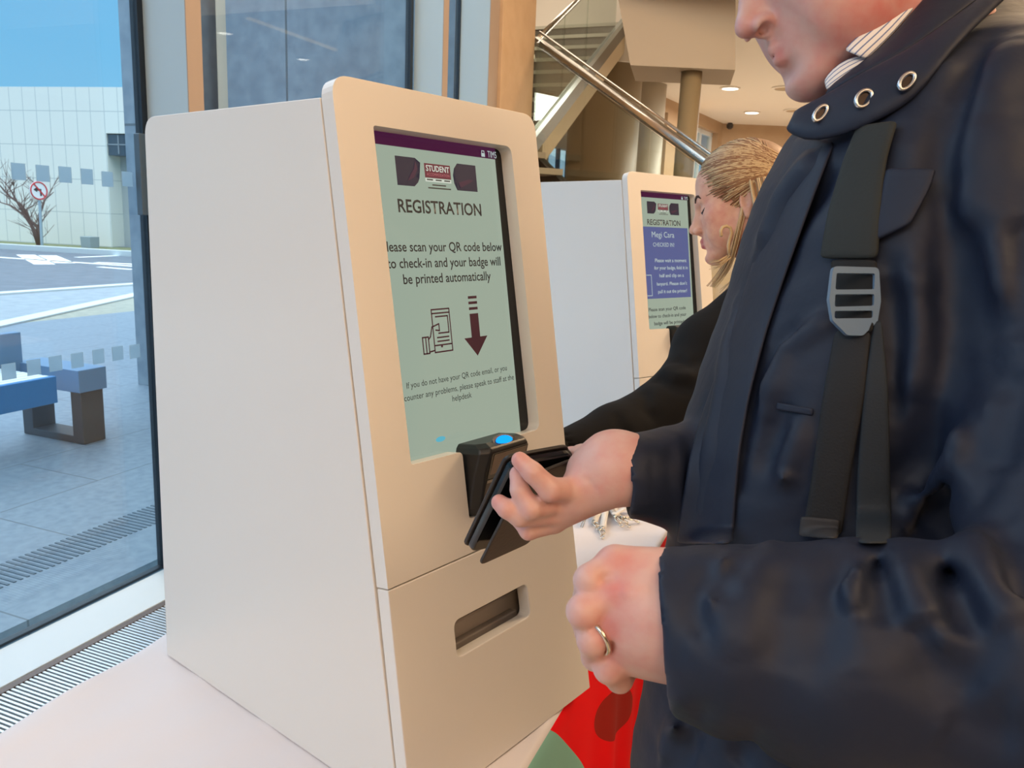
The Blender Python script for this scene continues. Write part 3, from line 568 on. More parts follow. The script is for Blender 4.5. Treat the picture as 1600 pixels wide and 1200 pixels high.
def screen_content(scrn, K, variant):
    """K(px, py) -> (u, v) on this kiosk's screen for a point of the photograph"""
    k1 = K1SCR
    def R(p): return k1(*p)
    u0, u1, vb, vt = 0.050, 0.318, 0.405, 0.846
    vbar = R((589, 225))[1]
    poly_on('header_bar', scr, [(u0, vbar), (u1 - 0.012, vbar), (u1 - 0.012, vt), (u0, vt)], sc_bar, scrn)
    # picture tiles with brushed edges, and the event title between them
    a = R((616, 243)); b = R((620, 289)); uL = a[0]; uR = R((648, 262))[0]; vT = a[1]; vB = b[1]; H = vT - vB
    poly_on('picture_tile', scr, [(uL, vB), (uR - .004, vB), (uR + .003, vB + H * .15), (uR + .006, vB + H * .3), (uR, vB + H * .35), (uR + .008, vB + H * .55), (uR + .001, vB + H * .6), (uR + .010, vB + H * .85), (uR + .003, vB + H * .8), (uR + .001, vT), (uL, vT)], sc_logo, scrn)
    poly_on('brush_stroke', scr2, [(uR - .016, vB + H * .16), (uR - .004, vB + H * .3), (uR + .004, vB + H * .62), (uR + .001, vB + H * .9), (uR - .003, vB + H * .6), (uR - .010, vB + H * .38)], sc_brush, scrn)
    c = R((742, 259)); d = R((745, 300)); x0 = R((711, 280))[0]; x1 = c[0]; H2 = c[1] - d[1]
    poly_on('picture_tile', scr, [(x0 + .002, d[1]), (x1, d[1]), (x1, c[1]), (x0 + .006, c[1]), (x0 - .001, c[1] - H2 * .2), (x0 + .004, c[1] - H2 * .25), (x0 - .004, c[1] - H2 * .45), (x0 + .004, c[1] - H2 * .5), (x0 - .003, c[1] - H2 * .75), (x0 + .003, c[1] - H2 * .7)], sc_logo, scrn)
    poly_on('brush_stroke', scr2, [(x0 + .008, d[1] + H2 * .1), (x0 + .018, d[1] + H2 * .2), (x1 - .006, d[1] + H2 * .42), (x1 - .016, d[1] + H2 * .44), (x0 + .006, d[1] + H2 * .3)], sc_brush, scrn)
    e = R((662, 254)); f_ = R((704, 286)); tL, tR = e[0] - .0005, f_[0] + .001; vt2 = R((682, 257))[1]; vb2 = R((683, 279))[1]; vc = R((683, 285))[1]
    poly_on('title_tile', scr, [(tL, vb2), (tR, vb2), (tR, vt2), (tL, vt2)], sc_tile, scrn)
    hh = vt2 - vb2
    text_fit('STUDENT', scr2, tL + .0025, tR - .0025, vb2 + hh * .45, vb2 + hh * .88, sc_white, scrn, 0.02)
    text_fit('ACCOMMODATION', scr2, tL + .003, tR - .003, vb2 + hh * .14, vb2 + hh * .34, sc_pink, scrn, 0.0)
    poly_on('title_strip', scr, [(tL, vc), (tR, vc), (tR, vb2 - .0006), (tL, vb2 - .0006)], sc_white, scrn)
    strokes('small_print', scr2, [[(tL + .003 + k * (tR - tL) / 3, (vc + vb2) / 2), (tL + (k + .8) * (tR - tL) / 3, (vc + vb2) / 2)] for k in range(3)] + [[(tL + .012, vc - .004), (tR - .012, vc - .004)], [(tL + .004, vc - .008), (tR - .003, vc - .008)]], 0.0016, ink, scrn)
    # machine name and padlock in the bar
    p0 = R((761, 241)); p1 = R((774, 244)); vv = (R((761, 241))[1]); text_fit('TIM5', scr2, p0[0], p1[0] + .001, vv - .0045, vv + .0045, sc_pale, scrn, 0.0)
    q = R((754, 240)); poly_on('lock_icon', scr2, [(q[0] - .004, q[1] - .0045), (q[0] + .0035, q[1] - .0045), (q[0] + .0035, q[1] + .0005), (q[0] - .004, q[1] + .0005)], sc_pale, scrn)
    strokes('lock_icon', scr2, [[(q[0] - .0028, q[1]), (q[0] - .0028, q[1] + .0035), (q[0] + .0022, q[1] + .0035), (q[0] + .0022, q[1])]], 0.0011, sc_pale, scrn)
    def line(body, pl, pr, hcap, m, bold, left=None, right=None, Kf=None, full=None):
        Kf = Kf or K; a = Kf(*pl); b = Kf(*pr); v = (a[1] + b[1]) / 2; ul, ur = a[0], b[0]
        asc = any(ch in body for ch in 'bdfhklTPQRICM'); dsc = any(ch in body for ch in 'gpqy,')
        text_fit(body, scr2, ul, ur, v - hcap * (.5 + (.28 if dsc else 0)), v + hcap * .5 * (1.05 if asc else .8), m, scrn, bold)
    a = R((621, 323)); b = R((751, 327)); line('REGISTRATION', (621, 322), (751, 328), 0.0165, ink, 0.018, Kf=k1)
    if variant == 0:
        cu = (k1(629, 435)[0] + k1(766, 434)[0]) / 2
        def cen(body, vpx, uw, hc, bold, left=None, right=None):
            v = k1(*vpx)[1]
            ul, ur = (2 * cu - right, right) if left is None else (left, right)
            asc, dsc = True, any(ch in body for ch in 'gpqy,')
            text_fit(body, scr2, ul, ur, v - hc * (.5 + (.28 if dsc else 0)), v + hc * .53, ink, scrn, bold)
        cen('Please scan your QR code below', (690, 386), 0, 0.0125, 0.012, right=k1(783, 386)[0])
        cen('to check-in and your badge will', (690, 410.5), 0, 0.0125, 0.012, right=k1(781, 409)[0])
        cen('be printed automatically', (690, 434.5), 0, 0.0125, 0.012, left=k1(629, 435)[0], right=k1(766, 433)[0])
        cen('If you do not have your QR code email, or you', (712, 589), 0, 0.0078, 0.0, left=k1(634, 600)[0], right=k1(791, 575)[0])
        cen('encounter any problems, please speak to staff at the', (716, 606), 0, 0.0078, 0.0, left=k1(634, 606)[0] - .016, right=k1(802, 590)[0])
        cen('helpdesk', (721, 620), 0, 0.0078, 0.0, left=k1(706, 623)[0], right=k1(736, 617)[0])
        # download arrow
        t0 = k1(737, 488); tip = k1(744, 556); hl = k1(725, 528); hr = k1(761, 525); cx = (hl[0] + hr[0]) / 2; vh = (hl[1] + hr[1]) / 2; sw = .0088
        vt_ = k1(738, 490)[1]
        poly_on('arrow_icon', scr, [(cx, tip[1]), (hr[0], vh), (hl[0], vh)], purple_ink, scrn)
        poly_on('arrow_icon', scr, [(cx - sw, vh - .001), (cx + sw, vh - .001), (cx + sw, vt_), (cx - sw, vt_)], purple_ink, scrn)
        strokes('arrow_icon', scr, [[(cx - sw * .85, k1(738, y)[1]), (cx + sw * .85, k1(738, y)[1])] for y in (464.5, 473, 482)], 0.0036, purple_ink, scrn)
        # hand holding a phone (the code on the phone's screen is left out)
        A = k1(673, 484); B = k1(701, 482); D = k1(707, 547); uL, uR, vT, vB = A[0], D[0], (A[1] + B[1]) / 2, D[1]; w_ = uR - uL; h_ = vT - vB
        hand = [[(uL, vB), (uR, vB), (uR, vT), (uL, vT), (uL, vB)], [(uL, vT - h_ * .09), (uR, vT - h_ * .09)], [(uL, vB + h_ * .16), (uR, vB + h_ * .16)],
                [(uL + w_ * .2, vT - h_ * .17), (uR - w_ * .12, vT - h_ * .17), (uR - w_ * .12, vT - h_ * .56), (uL + w_ * .3, vT - h_ * .56)],
                [(uL + w_ * .2, vT - h_ * .66), (uR - w_ * .15, vT - h_ * .66)], [(uL + w_ * .2, vT - h_ * .75), (uR - w_ * .15, vT - h_ * .75)],
                [(uL + w_ * .35, vT - h_ * .34), (uL - w_ * .05, vT - h_ * .40), (uL - w_ * .18, vT - h_ * .62), (uL - w_ * .3, vT - h_ * .68)], [(uL + w_ * .35, vT - h_ * .34), (uL + w_ * .35, vT - h_ * .5), (uL + w_ * .15, vT - h_ * .48)],
                [(uL - w_ * .3, vT - h_ * .62), (uL - w_ * .3, vB), (uL - w_ * .62, vB), (uL - w_ * .62, vT - h_ * .62), (uL - w_ * .3, vT - h_ * .62)], [(uL - w_ * .45, vT - h_ * .62), (uL - w_ * .45, vB)], [(uL - w_ * .3, vB + h_ * .03), (uL, vB + h_ * .05)]]
        strokes('hand_phone_icon', scr, hand, 0.0019, purple_ink, scrn)
        bm = bmesh.new(); cxy = k1(690, 541); prism(bm, [(cxy[0] + .0016 * math.cos(q), cxy[1] + .0016 * math.sin(q)) for q in np.linspace(0, 6.28, 9)[:-1]], lambda u, v, h: face(u, v, SH + h), 0.0004, 0.0012); obj('hand_phone_icon', bm, purple_ink, scrn)
        glow = emit_mat('scan_glow', (96, 176, 196), 1.0); cg = k1(688, 686)
        poly_on('status_glow', scr, [(cg[0] + .009 * math.cos(q), cg[1] + .0035 * math.sin(q)) for q in np.linspace(0, 6.28, 17)[:-1]], glow, scrn)
    else:
        t = K(1008, 354); b_ = K(1016, 467); bb = K(1079, 464); bt = K(1073, 356)
        vt3, vb3 = t[1], b_[1] * .5 + bb[1] * .5; uR3 = (bb[0] + bt[0]) / 2 + .002
        poly_on('message_box', scr, [(u0, vb3), (uR3, vb3), (uR3, vt3), (u0, vt3)], sc_blue, scrn)
        L = lambda body, pl, pr, hc, m, bo: line(body, pl, pr, hc, m, bo)
        L('Megi Cara', (1018, 366), (1053, 368), 0.017, sc_pale, 0.0)
        L('CHECKED IN!', (1020, 382), (1053, 383), 0.0115, sc_pale, 0.0)
        L('Please wait a moment', (1023, 407), (1072, 407), 0.0105, sc_pale, 0.012)
        L('for your badge, fold it in', (1022, 419), (1074, 418), 0.0105, sc_pale, 0.012)
        L('half and clip on a', (1030, 431), (1068, 430), 0.0105, sc_pale, 0.012)
        L("lanyard. Please don't", (1026, 444), (1073, 442), 0.0105, sc_pale, 0.012)
        L('pull it out the printer!', (1028, 456), (1073, 454), 0.0105, sc_pale, 0.012)
        L('Please scan your QR code', (1013, 484), (1071, 481), 0.0105, ink, 0.012)
        L('below to check-in and your', (1013, 495), (1072, 491), 0.0105, ink, 0.012)
        L('badge will be printed', (1022, 506), (1068, 502), 0.0105, ink, 0.012)
        a = K(1013, 430); b2 = K(1019, 462); strokes('message_outline', scr2, [[(a[0] - .01, a[1]), (b2[0], a[1]), (b2[0], b2[1]), (a[0] - .01, b2[1])]], 0.002, sc_pale, scrn)

def kiosk(BL, yaw, label, variant):
    root = thing('registration_kiosk', label, 'kiosk', BL, yaw, 'registration kiosks on the table')
    w3 = np.array([math.cos(yaw), math.sin(yaw), 0]); d3 = np.array([-w3[1], w3[0], 0]); O = np.array(BL)
    def l2w(p): return O + w3 * p[0] + d3 * p[1] + np.array([0, 0, p[2]])
    nW = w3 * ND[0] + d3 * ND[1] + np.array([0, 0, ND[2]]); vW = d3 * VD[1] + np.array([0, 0, VD[2]]); F0 = l2w((0, -0.0058, 0))
    def Kh(h):
        P0 = F0 + nW * h
        def K(px, py): p = on_plane(px, py, P0, nW) - P0; return (float(p @ w3), float(p @ vW))
        return K
    KS = Kh(SH)
    global K1SCR
    if variant == 0: K1SCR = KS
    TH = 0.020
    # side profile (y, z): behind the front slabs
    def prof(extra=0.0): return rpoly([(fy(0) + TH + .002, 0.0), (DEP, 0.0), (0.555, 0.843), (fy(0.847) + TH + .002, 0.847)], [0, 0, 0.028, 0], 6)
    for nm, x0, x1 in (('side_panel', 0.006, 0.024), ('side_panel', WID - 0.030, WID - 0.012)):
        bm = bmesh.new(); prism(bm, prof(), lambda u, v, h: (h, u, v), x0, x1); obj(nm, bm, lam_m, root, bevel=0.0012)
    bm = bmesh.new(); hexa(bm, [(x, y, z) for x in (0.024, WID - .030) for (y, z) in ((0.534, 0), (0.527, 0.815), (0.552, 0.0), (0.545, 0.815))]); obj('back_panel', bm, lam_m, root)
    bm = bmesh.new(); hexa(bm, [(x, y, z) for x in (0.024, WID - .030) for (y, z) in ((fy(.83) + TH + .003, 0.827), (0.535, 0.824), (fy(.847) + TH + .003, 0.845), (0.535, 0.841))]); obj('top_panel', bm, lam_m, root)
    bm = bmesh.new(); box(bm, (0.024, 0.03, 0.002), (WID - .030, 0.53, 0.016)); obj('base_panel', bm, lam_m, root)
    uL, uRb, uRg, uRt = 0.0065, 0.398, 0.3885, 0.380; vg = 0.2925; vt = 0.8845
    # lower panel with the badge slot
    K0 = Kh(0.0)
    outer = [(uL, 0.0), (uRb, 0.0), (uRg + .0005, vg - .0015), (uL + .002, vg - .0015)]
    slot = rpoly([(0.1115, 0.1665), (0.267, 0.1665), (0.2645, 0.2155), (0.1115, 0.2155)], 0.011)
    bm = bmesh.new(); slab(bm, outer, [slot], lambda u, v, h: face(u, v, h), -TH, 0.0); obj('lower_panel', bm, lam_m, root, bevel=0.0014)
    # upper slab with the screen opening and the scanner notch
    outer = rpoly([(uL + .002, vg + .0005), (uRg, vg + .0005), (uRt, vt), (uL, vt)], [0, 0, 0.026, 0.026], 7)
    opening = rpoly([(0.066, 0.4305), (0.158, 0.4285), (0.1592, 0.338), (0.2655, 0.338), (0.2655, 0.4285), (0.327, 0.4285), (0.3185, 0.834), (0.062, 0.834)], [0.004, 0.008, 0.006, 0.008, 0.008, 0.013, 0.013, 0.004], 6)
    bm = bmesh.new(); slab(bm, outer, [opening], lambda u, v, h: face(u, v, h), -TH, 0.0); obj('front_panel', bm, lam_m, root, bevel=0.0022, seg=3)
    # screen
    bm = bmesh.new(); prism(bm, [(0.045, 0.398), (0.345, 0.398), (0.345, 0.850), (0.045, 0.850)], lambda u, v, h: face(u, v, h), SH - 0.02, SH - .0002); sc = obj('screen', bm, blackg_m, root)
    poly_on('display', lambda u, v: face(u, v, SH + .0002), rpoly([(0.048, 0.405), (0.3065, 0.405), (0.3045, 0.8455), (0.048, 0.8455)], 0.002), sc_bg, sc)
    screen_content(sc, KS, variant)
    # backing behind the scanner notch
    bm = bmesh.new(); prism(bm, [(0.14, 0.32), (0.29, 0.32), (0.29, 0.397), (0.14, 0.397)], lambda u, v, h: face(u, v, h), SH - .02, SH - .004); obj('notch_backing', bm, black_m, root)
    # badge printer behind the slot
    bm = bmesh.new(); prism(bm, [(0.085, 0.06), (0.30, 0.06), (0.30, 0.192), (0.085, 0.192)], lambda u, v, h: face(u, v, h), -0.20, -0.042); pr = obj('badge_printer', bm, mat('printer_grey', (196, 188, 180), 0.5), root, bevel=0.004)
    bm = bmesh.new(); prism(bm, [(0.09, 0.150), (0.27, 0.150), (0.27, 0.170), (0.09, 0.170)], lambda u, v, h: face(u, v, h), -0.042, -0.028); obj('printer_lip', bm, mat('printer_dark', (150, 142, 136), 0.5), pr, bevel=0.002)
    bm = bmesh.new(); prism(bm, [(0.09, 0.194), (0.26, 0.194), (0.25, 0.25), (0.10, 0.25)], lambda u, v, h: face(u, v, h), -0.19, -0.055); obj('printer_lid', bm, mat('printer_lid', (140, 146, 148), 0.2), pr, bevel=0.004)
    # hand-held style code scanner fixed in the notch
    def sk(px, py, h):
        p = Kh(h)(px, py); return (p[0], p[1], h)
    bm = bmesh.new()
    # cross-sections from top to bottom: (v, front h, back h, u0, u1)
    secs = [(0.3395, 0.003, -0.016, 0.1625, 0.2625), (0.350, 0.010, -0.018, 0.1615, 0.2635), (0.395, 0.024, -0.018, 0.1615, 0.2635), (0.424, 0.036, -0.018, 0.1625, 0.2625), (0.431, 0.034, -0.018, 0.165, 0.260), (0.436, 0.022, -0.018, 0.170, 0.255)]
    rings = []
    for v, hf, hb, x0, x1 in secs:
        c = 0.011
        ring = [(x0, hb), (x1, hb), (x1, hf - c), (x1 - c, hf), (x0 + c, hf), (x0, hf - c)]
        rings.append([bm.verts.new(tuple(face(u, v, h))) for u, h in ring])
    for A, B in zip(rings, rings[1:]):
        for k in range(6): bm.faces.new((A[k], A[(k + 1) % 6], B[(k + 1) % 6], B[k]))
    bm.faces.new(rings[0][::-1]); bm.faces.new(rings[-1]); sn = obj('code_scanner', bm, black_m, root, bevel=0.0022, seg=3)
    def sf(u, v):                                   # a point on the scanner's sloping front
        hs = [s[1] for s in secs]; vv = [s[0] for s in secs]; return face(u, v, float(np.interp(v, vv, hs)) + 0.0006)
    def sfd(u, v): p = sf(u, v); return p + ND * 0.0006
    poly_on('scan_window', sf, rpoly([(0.176, 0.388), (0.252, 0.388), (0.252, 0.4235), (0.176, 0.4235)], .003), blackg_m, sn)
    poly_on('scan_glass', sfd, rpoly([(0.180, 0.394), (0.249, 0.394), (0.249, 0.4215), (0.180, 0.4215)], .002), mat('scan_glass_brown', (84, 66, 56), 0.08), sn)
    poly_on('front_plate', sf, rpoly([(0.174, 0.348), (0.252, 0.348), (0.253, 0.384), (0.175, 0.384)], .003), mat('plate_brown_black', (46, 40, 36), 0.3), sn)
    poly_on('latch', sfd, [(0.176, 0.383), (0.196, 0.383), (0.196, 0.387), (0.176, 0.387)], mat('latch_grey', (140, 132, 122), 0.4), sn)
    text_fit('OPTICON', sfd, 0.190, 0.236, 0.3665, 0.3735, mat('logo_grey', (170, 166, 158), 0.5), sn, 0.02)
    led = emit_mat('led_blue', (20, 150, 255), 1.6); bm = bmesh.new()
    c = face(0.2125, 0.4345, 0.027); ax = ND * .7 + VD * .72; ax /= np.linalg.norm(ax); sx_ = np.array([1.0, 0, 0]); sy_ = np.cross(ax, sx_)
    rr = [[bm.verts.new(tuple(c + sx_ * .0155 * q * math.cos(t) + sy_ * .0075 * q * math.sin(t) + ax * h)) for t in np.linspace(0, 2 * math.pi, 25)[:-1]] for q, h in ((1.0, -0.004), (1.0, 0.001), (0.8, 0.0022), (0.3, 0.003))]
    for A, B in zip(rr, rr[1:]):
        for k in range(24): bm.faces.new((A[k], A[(k + 1) % 24], B[(k + 1) % 24], B[k]))
    bm.faces.new(rr[-1]); ob = obj('status_button', bm, led, sn, smooth=True); ob['label'] = 'glowing blue oval status button'
    bm = bmesh.new(); prism(bm, [(x[0] * .021, x[1] * .0115) for x in [(math.cos(t), math.sin(t)) for t in np.linspace(0, 2 * math.pi, 25)[:-1]]], lambda u, v, h: c + sx_ * u + sy_ * v + ax * h, -0.012, -0.0008); obj('button_collar', bm, mat('collar_blue_black', (16, 24, 64), 0.3), sn)
    return root
W1 = np.array([0.619, 0.786, 0.0]); W1 /= np.linalg.norm(W1)
kiosk((-0.107, 0.842, ZT), math.atan2(W1[1], W1[0]), 'large white check-in kiosk in front, its screen showing the arrow and phone icons', 0)
kiosk((0.3895, 2.245, ZT), 0.7170, 'further white check-in kiosk beside the blonde woman, with a blue message box', 1)

# ------------------------------------------------------------------ lanyards on the table
steel2 = mat('clip_steel', (206, 200, 188), 0.25, 1.0); band_m = mat('lanyard_white', (226, 220, 212), 0.7); band_b = mat('lanyard_logo_red', (190, 44, 54), 0.6)
def onT(px, py, dz=0.0): return on_z(px, py, ZT + dz)
lans = [([(1010, 792), (985, 786), (955, 790), (934, 806), (928, 818)], (933, 824), 'white lanyard at the left of the small pile beside the kiosk'),
        ([(1030, 800), (1000, 785), (962, 782), (946, 800), (942, 822), (941, 828)], (941, 833), 'cream lanyard hanging nearest the table front in the small pile'),
        ([(1040, 790), (1005, 778), (968, 783), (958, 798), (970, 812)], (982, 822), 'white lanyard whose clip is at the right end of the pile'),
        ([(900, 792), (925, 786), (950, 792), (962, 806), (972, 812)], (992, 814), 'grey-striped lanyard across the middle of the small pile'),
        ([(1045, 806), (1020, 796), (985, 792), (965, 800), (960, 810)], (974, 826), 'pale lanyard under the other clips of the pile'),
        ([(890, 800), (908, 790), (930, 788), (926, 802), (914, 812)], (911, 818), 'short lanyard end lying next to the kiosk foot')]
for i, (path, clip, lab) in enumerate(lans):
    root = thing('lanyard', lab, 'lanyard', onT(*path[2]), 0, 'lanyards on the table')
    P = [onT(x, y, 0.003 + i * 0.0022) for x, y in path]; bm = bmesh.new(); wd = 0.008; rows = []
    dense = []
    for k in range(len(P) - 1):
        for q in np.linspace(0, 1, 6)[:-1]: dense.append(P[k] * (1 - q) + P[k + 1] * q)
    dense.append(P[-1]); D = np.array(dense)
    for _ in range(3): D[1:-1] = (D[:-2] + D[1:-1] * 2 + D[2:]) / 4
    for k in range(len(D)):
        d = D[min(k + 1, len(D) - 1)] - D[max(k - 1, 0)]; d[2] = 0; d /= np.linalg.norm(d); s = np.array([-d[1], d[0], 0.25 * math.sin(k * .7 + i)]) * wd
        p = D[k] + np.array([0, 0, 0.005 + 0.004 * math.sin(k * .5 + i)]); rows.append([bm.verts.new(tuple(p - s)), bm.verts.new(tuple(p + s))])
    for A, B in zip(rows, rows[1:]): bm.faces.new((A[0], A[1], B[1], B[0]))
    o = adopt(root, obj('band', bm, band_m if i != 3 else mat('lanyard_grey', (170, 166, 164), 0.7), smooth=True)); sm = o.modifiers.new('t', 'SOLIDIFY'); sm.thickness = 0.001
    e = onT(*clip, 0.006); s = D[-1] + np.array([0, 0, .005]); d = e - s; L = np.linalg.norm(d); d /= L; sd = np.array([-d[1], d[0], 0])
    bm = bmesh.new(); tube(bm, [s - d * .003, s + d * .009], 0.0042, 10); ctr = s + d * 0.02
    tube(bm, [ctr + d * .012 * math.cos(t) + sd * .0065 * math.sin(t) + np.array([0, 0, .002]) for t in np.linspace(0, 2 * math.pi, 17)[:-1]], 0.0015, 6, True)
    tube(bm, [ctr + d * (.02 + .007 * math.cos(t)) + sd * .005 * math.sin(t) for t in np.linspace(0, 2 * math.pi, 13)[:-1]], 0.0013, 6, True)
    adopt(root, obj('clip', bm, steel2, smooth=True))
    if i in (0, 1):
        bm = bmesh.new(); k = len(D) // 2; d = D[k + 1] - D[k]; d /= np.linalg.norm(d); s_ = np.array([-d[1], d[0], 0])
        tube(bm, [D[k] + np.array([0, 0, .0125]) + (d * math.cos(t) + s_ * math.sin(t)) * .0042 for t in np.linspace(0.6, 5.7, 13)], 0.0013, 6); adopt(root, obj('printed_mark', bm, band_b))
# ------------------------------------------------------------------ phone in its open folio case
def phone():
    bl, br, tr = W(757, 876, .835), W(828, 849, .88), W(902, 719, .785)
    up = (tr - br); Ln = np.linalg.norm(up); up /= Ln; wd = bl - br; wd -= up * (wd @ up); Wn = np.linalg.norm(wd); wd /= Wn; nr = np.cross(wd, up); nr = nr if nr @ (EYEP - br) > 0 else -nr
    Ln, Wn = 0.148, 0.070
    root = thing('phone', 'smartphone in a black leather folio case held in the man\'s right hand', 'phone', br)
    lea = mat('black_leather', (28, 23, 21), 0.42, bump=(260, 0.25, 0.001)); out = rpoly([(0, 0), (Wn, 0), (Wn, Ln), (0, Ln)], 0.010)
    fn = lambda u, v, h: br + wd * u + up * v + nr * h
    bm = bmesh.new(); prism(bm, out, fn, -0.0035, 0.0); adopt(root, obj('cover_flap', bm, lea, bevel=0.0012))
    sh = np.array(W(0, 0, 1) - W(10, 14, 1)) * 0.72; dn = -nr * 0.0045
    fn2 = lambda u, v, h: br + dn + wd * u + up * v + nr * (h - 0.17 * u)
    bm = bmesh.new(); prism(bm, out, fn2, -0.011, -0.001); adopt(root, obj('handset', bm, blackg_m, bevel=0.003, seg=3))
    bm = bmesh.new(); prism(bm, rpoly([(-.002, -.002), (Wn + .002, -.002), (Wn + .002, Ln + .002), (-.002, Ln + .002)], 0.011), fn2, -0.0145, -0.0105); adopt(root, obj('case_back', bm, lea, bevel=0.0015))
    bm = bmesh.new(); hexa(bm, [fn(u, v, h) for u in (-0.004, 0.0005) for v in (0.006, Ln - .006) for h in (-0.019, 0.0)]); adopt(root, obj('case_spine', bm, lea, bevel=0.0015))
    return root
PHONE = phone()
# ================================================================== PEOPLE: distance fields turned into one surface
class Sdf:
    def __init__(s): s.ops = []
    def u(s, fn, c, r, k=0.01): s.ops.append(('u', fn, np.asarray(c, float), r, k)); return s
    def cut(s, fn, c, r, k=0.004): s.ops.append(('s', fn, np.asarray(c, float), r, k)); return s
    def disp(s, fn, c, r): s.ops.append(('d', fn, np.asarray(c, float), r, 0)); return s
    def lim(s, fn): s.ops.append(('i', fn, None, 0, 0)); return s
    def ev(s, P, cull=True):
        if cull: lo, hi = P.min(0), P.max(0); cc = (lo + hi) / 2; R = np.linalg.norm(hi - lo) / 2
        d = np.full(len(P), 1e3)
        for op, fn, c, r, k in s.ops:
            if cull and c is not None and np.linalg.norm(cc - c) - r - R > 0.03 + k + (0.0 if op != 'u' else R): continue
            v = fn(P)
            if op == 'u':
                if k <= 0: d = np.minimum(d, v)
                else: h = np.maximum(k - np.abs(d - v), 0) / k; d = np.minimum(d, v) - h * h * k * .25
            elif op == 's':
                v = -v; h = np.maximum(k - np.abs(d - v), 0) / max(k, 1e-6); d = np.maximum(d, v) + h * h * k * .25
            elif op == 'd': d = d + v
            else: d = np.maximum(d, fn(P))
        return d
    # shapes
    def cap(s, a, b, r1, r2, k=0.01, cut=False):
        a = np.asarray(a, float); b = np.asarray(b, float); ba = b - a; L2 = ba @ ba
        def fn(P):
            t = np.clip(((P - a) @ ba) / L2, 0, 1); q = P - a - t[:, None] * ba; return np.sqrt((q * q).sum(1)) - (r1 + (r2 - r1) * t)
        return (s.cut if cut else s.u)(fn, (a + b) / 2, math.sqrt(L2) / 2 + max(r1, r2), k)
    def chain(s, pts, rs, k=0.006):
        for i in range(len(pts) - 1): s.cap(pts[i], pts[i + 1], rs[i], rs[i + 1], k)
        return s
    def ell(s, c, r, R=None, k=0.01, cut=False):
        c = np.asarray(c, float); r = np.asarray(r, float); R = np.eye(3) if R is None else np.asarray(R)
        def fn(P):
            q = (P - c) @ R; a = np.sqrt(((q / r) ** 2).sum(1)); b = np.sqrt(((q / (r * r)) ** 2).sum(1)); return a * (a - 1) / np.maximum(b, 1e-9)
        return (s.cut if cut else s.u)(fn, c, r.max(), k)
    def crease(s, pts, w, amp, sharp=2.0):
        """groove (amp > 0) or ridge (amp < 0) along a 3-D polyline, fading at its ends"""
        pts = np.asarray(pts, float); n = len(pts) - 1; cen = pts.mean(0); rad = np.linalg.norm(pts - cen, axis=1).max() + 2.6 * w
        def fn(P):
            best = np.full(len(P), 1e3); tt = np.zeros(len(P))
            for i in range(n):
                ba = pts[i + 1] - pts[i]; t = np.clip(((P - pts[i]) @ ba) / (ba @ ba), 0, 1); q = P - pts[i] - t[:, None] * ba; dd = np.sqrt((q * q).sum(1)); m = dd < best; best = np.where(m, dd, best); tt = np.where(m, (i + t) / n, tt)
            return amp * np.exp(-(best / w) ** sharp) * np.clip(np.sin(np.clip(tt, 0.04, 0.96) * math.pi) * 1.8, 0, 1)
        return s.disp(fn, cen, rad)
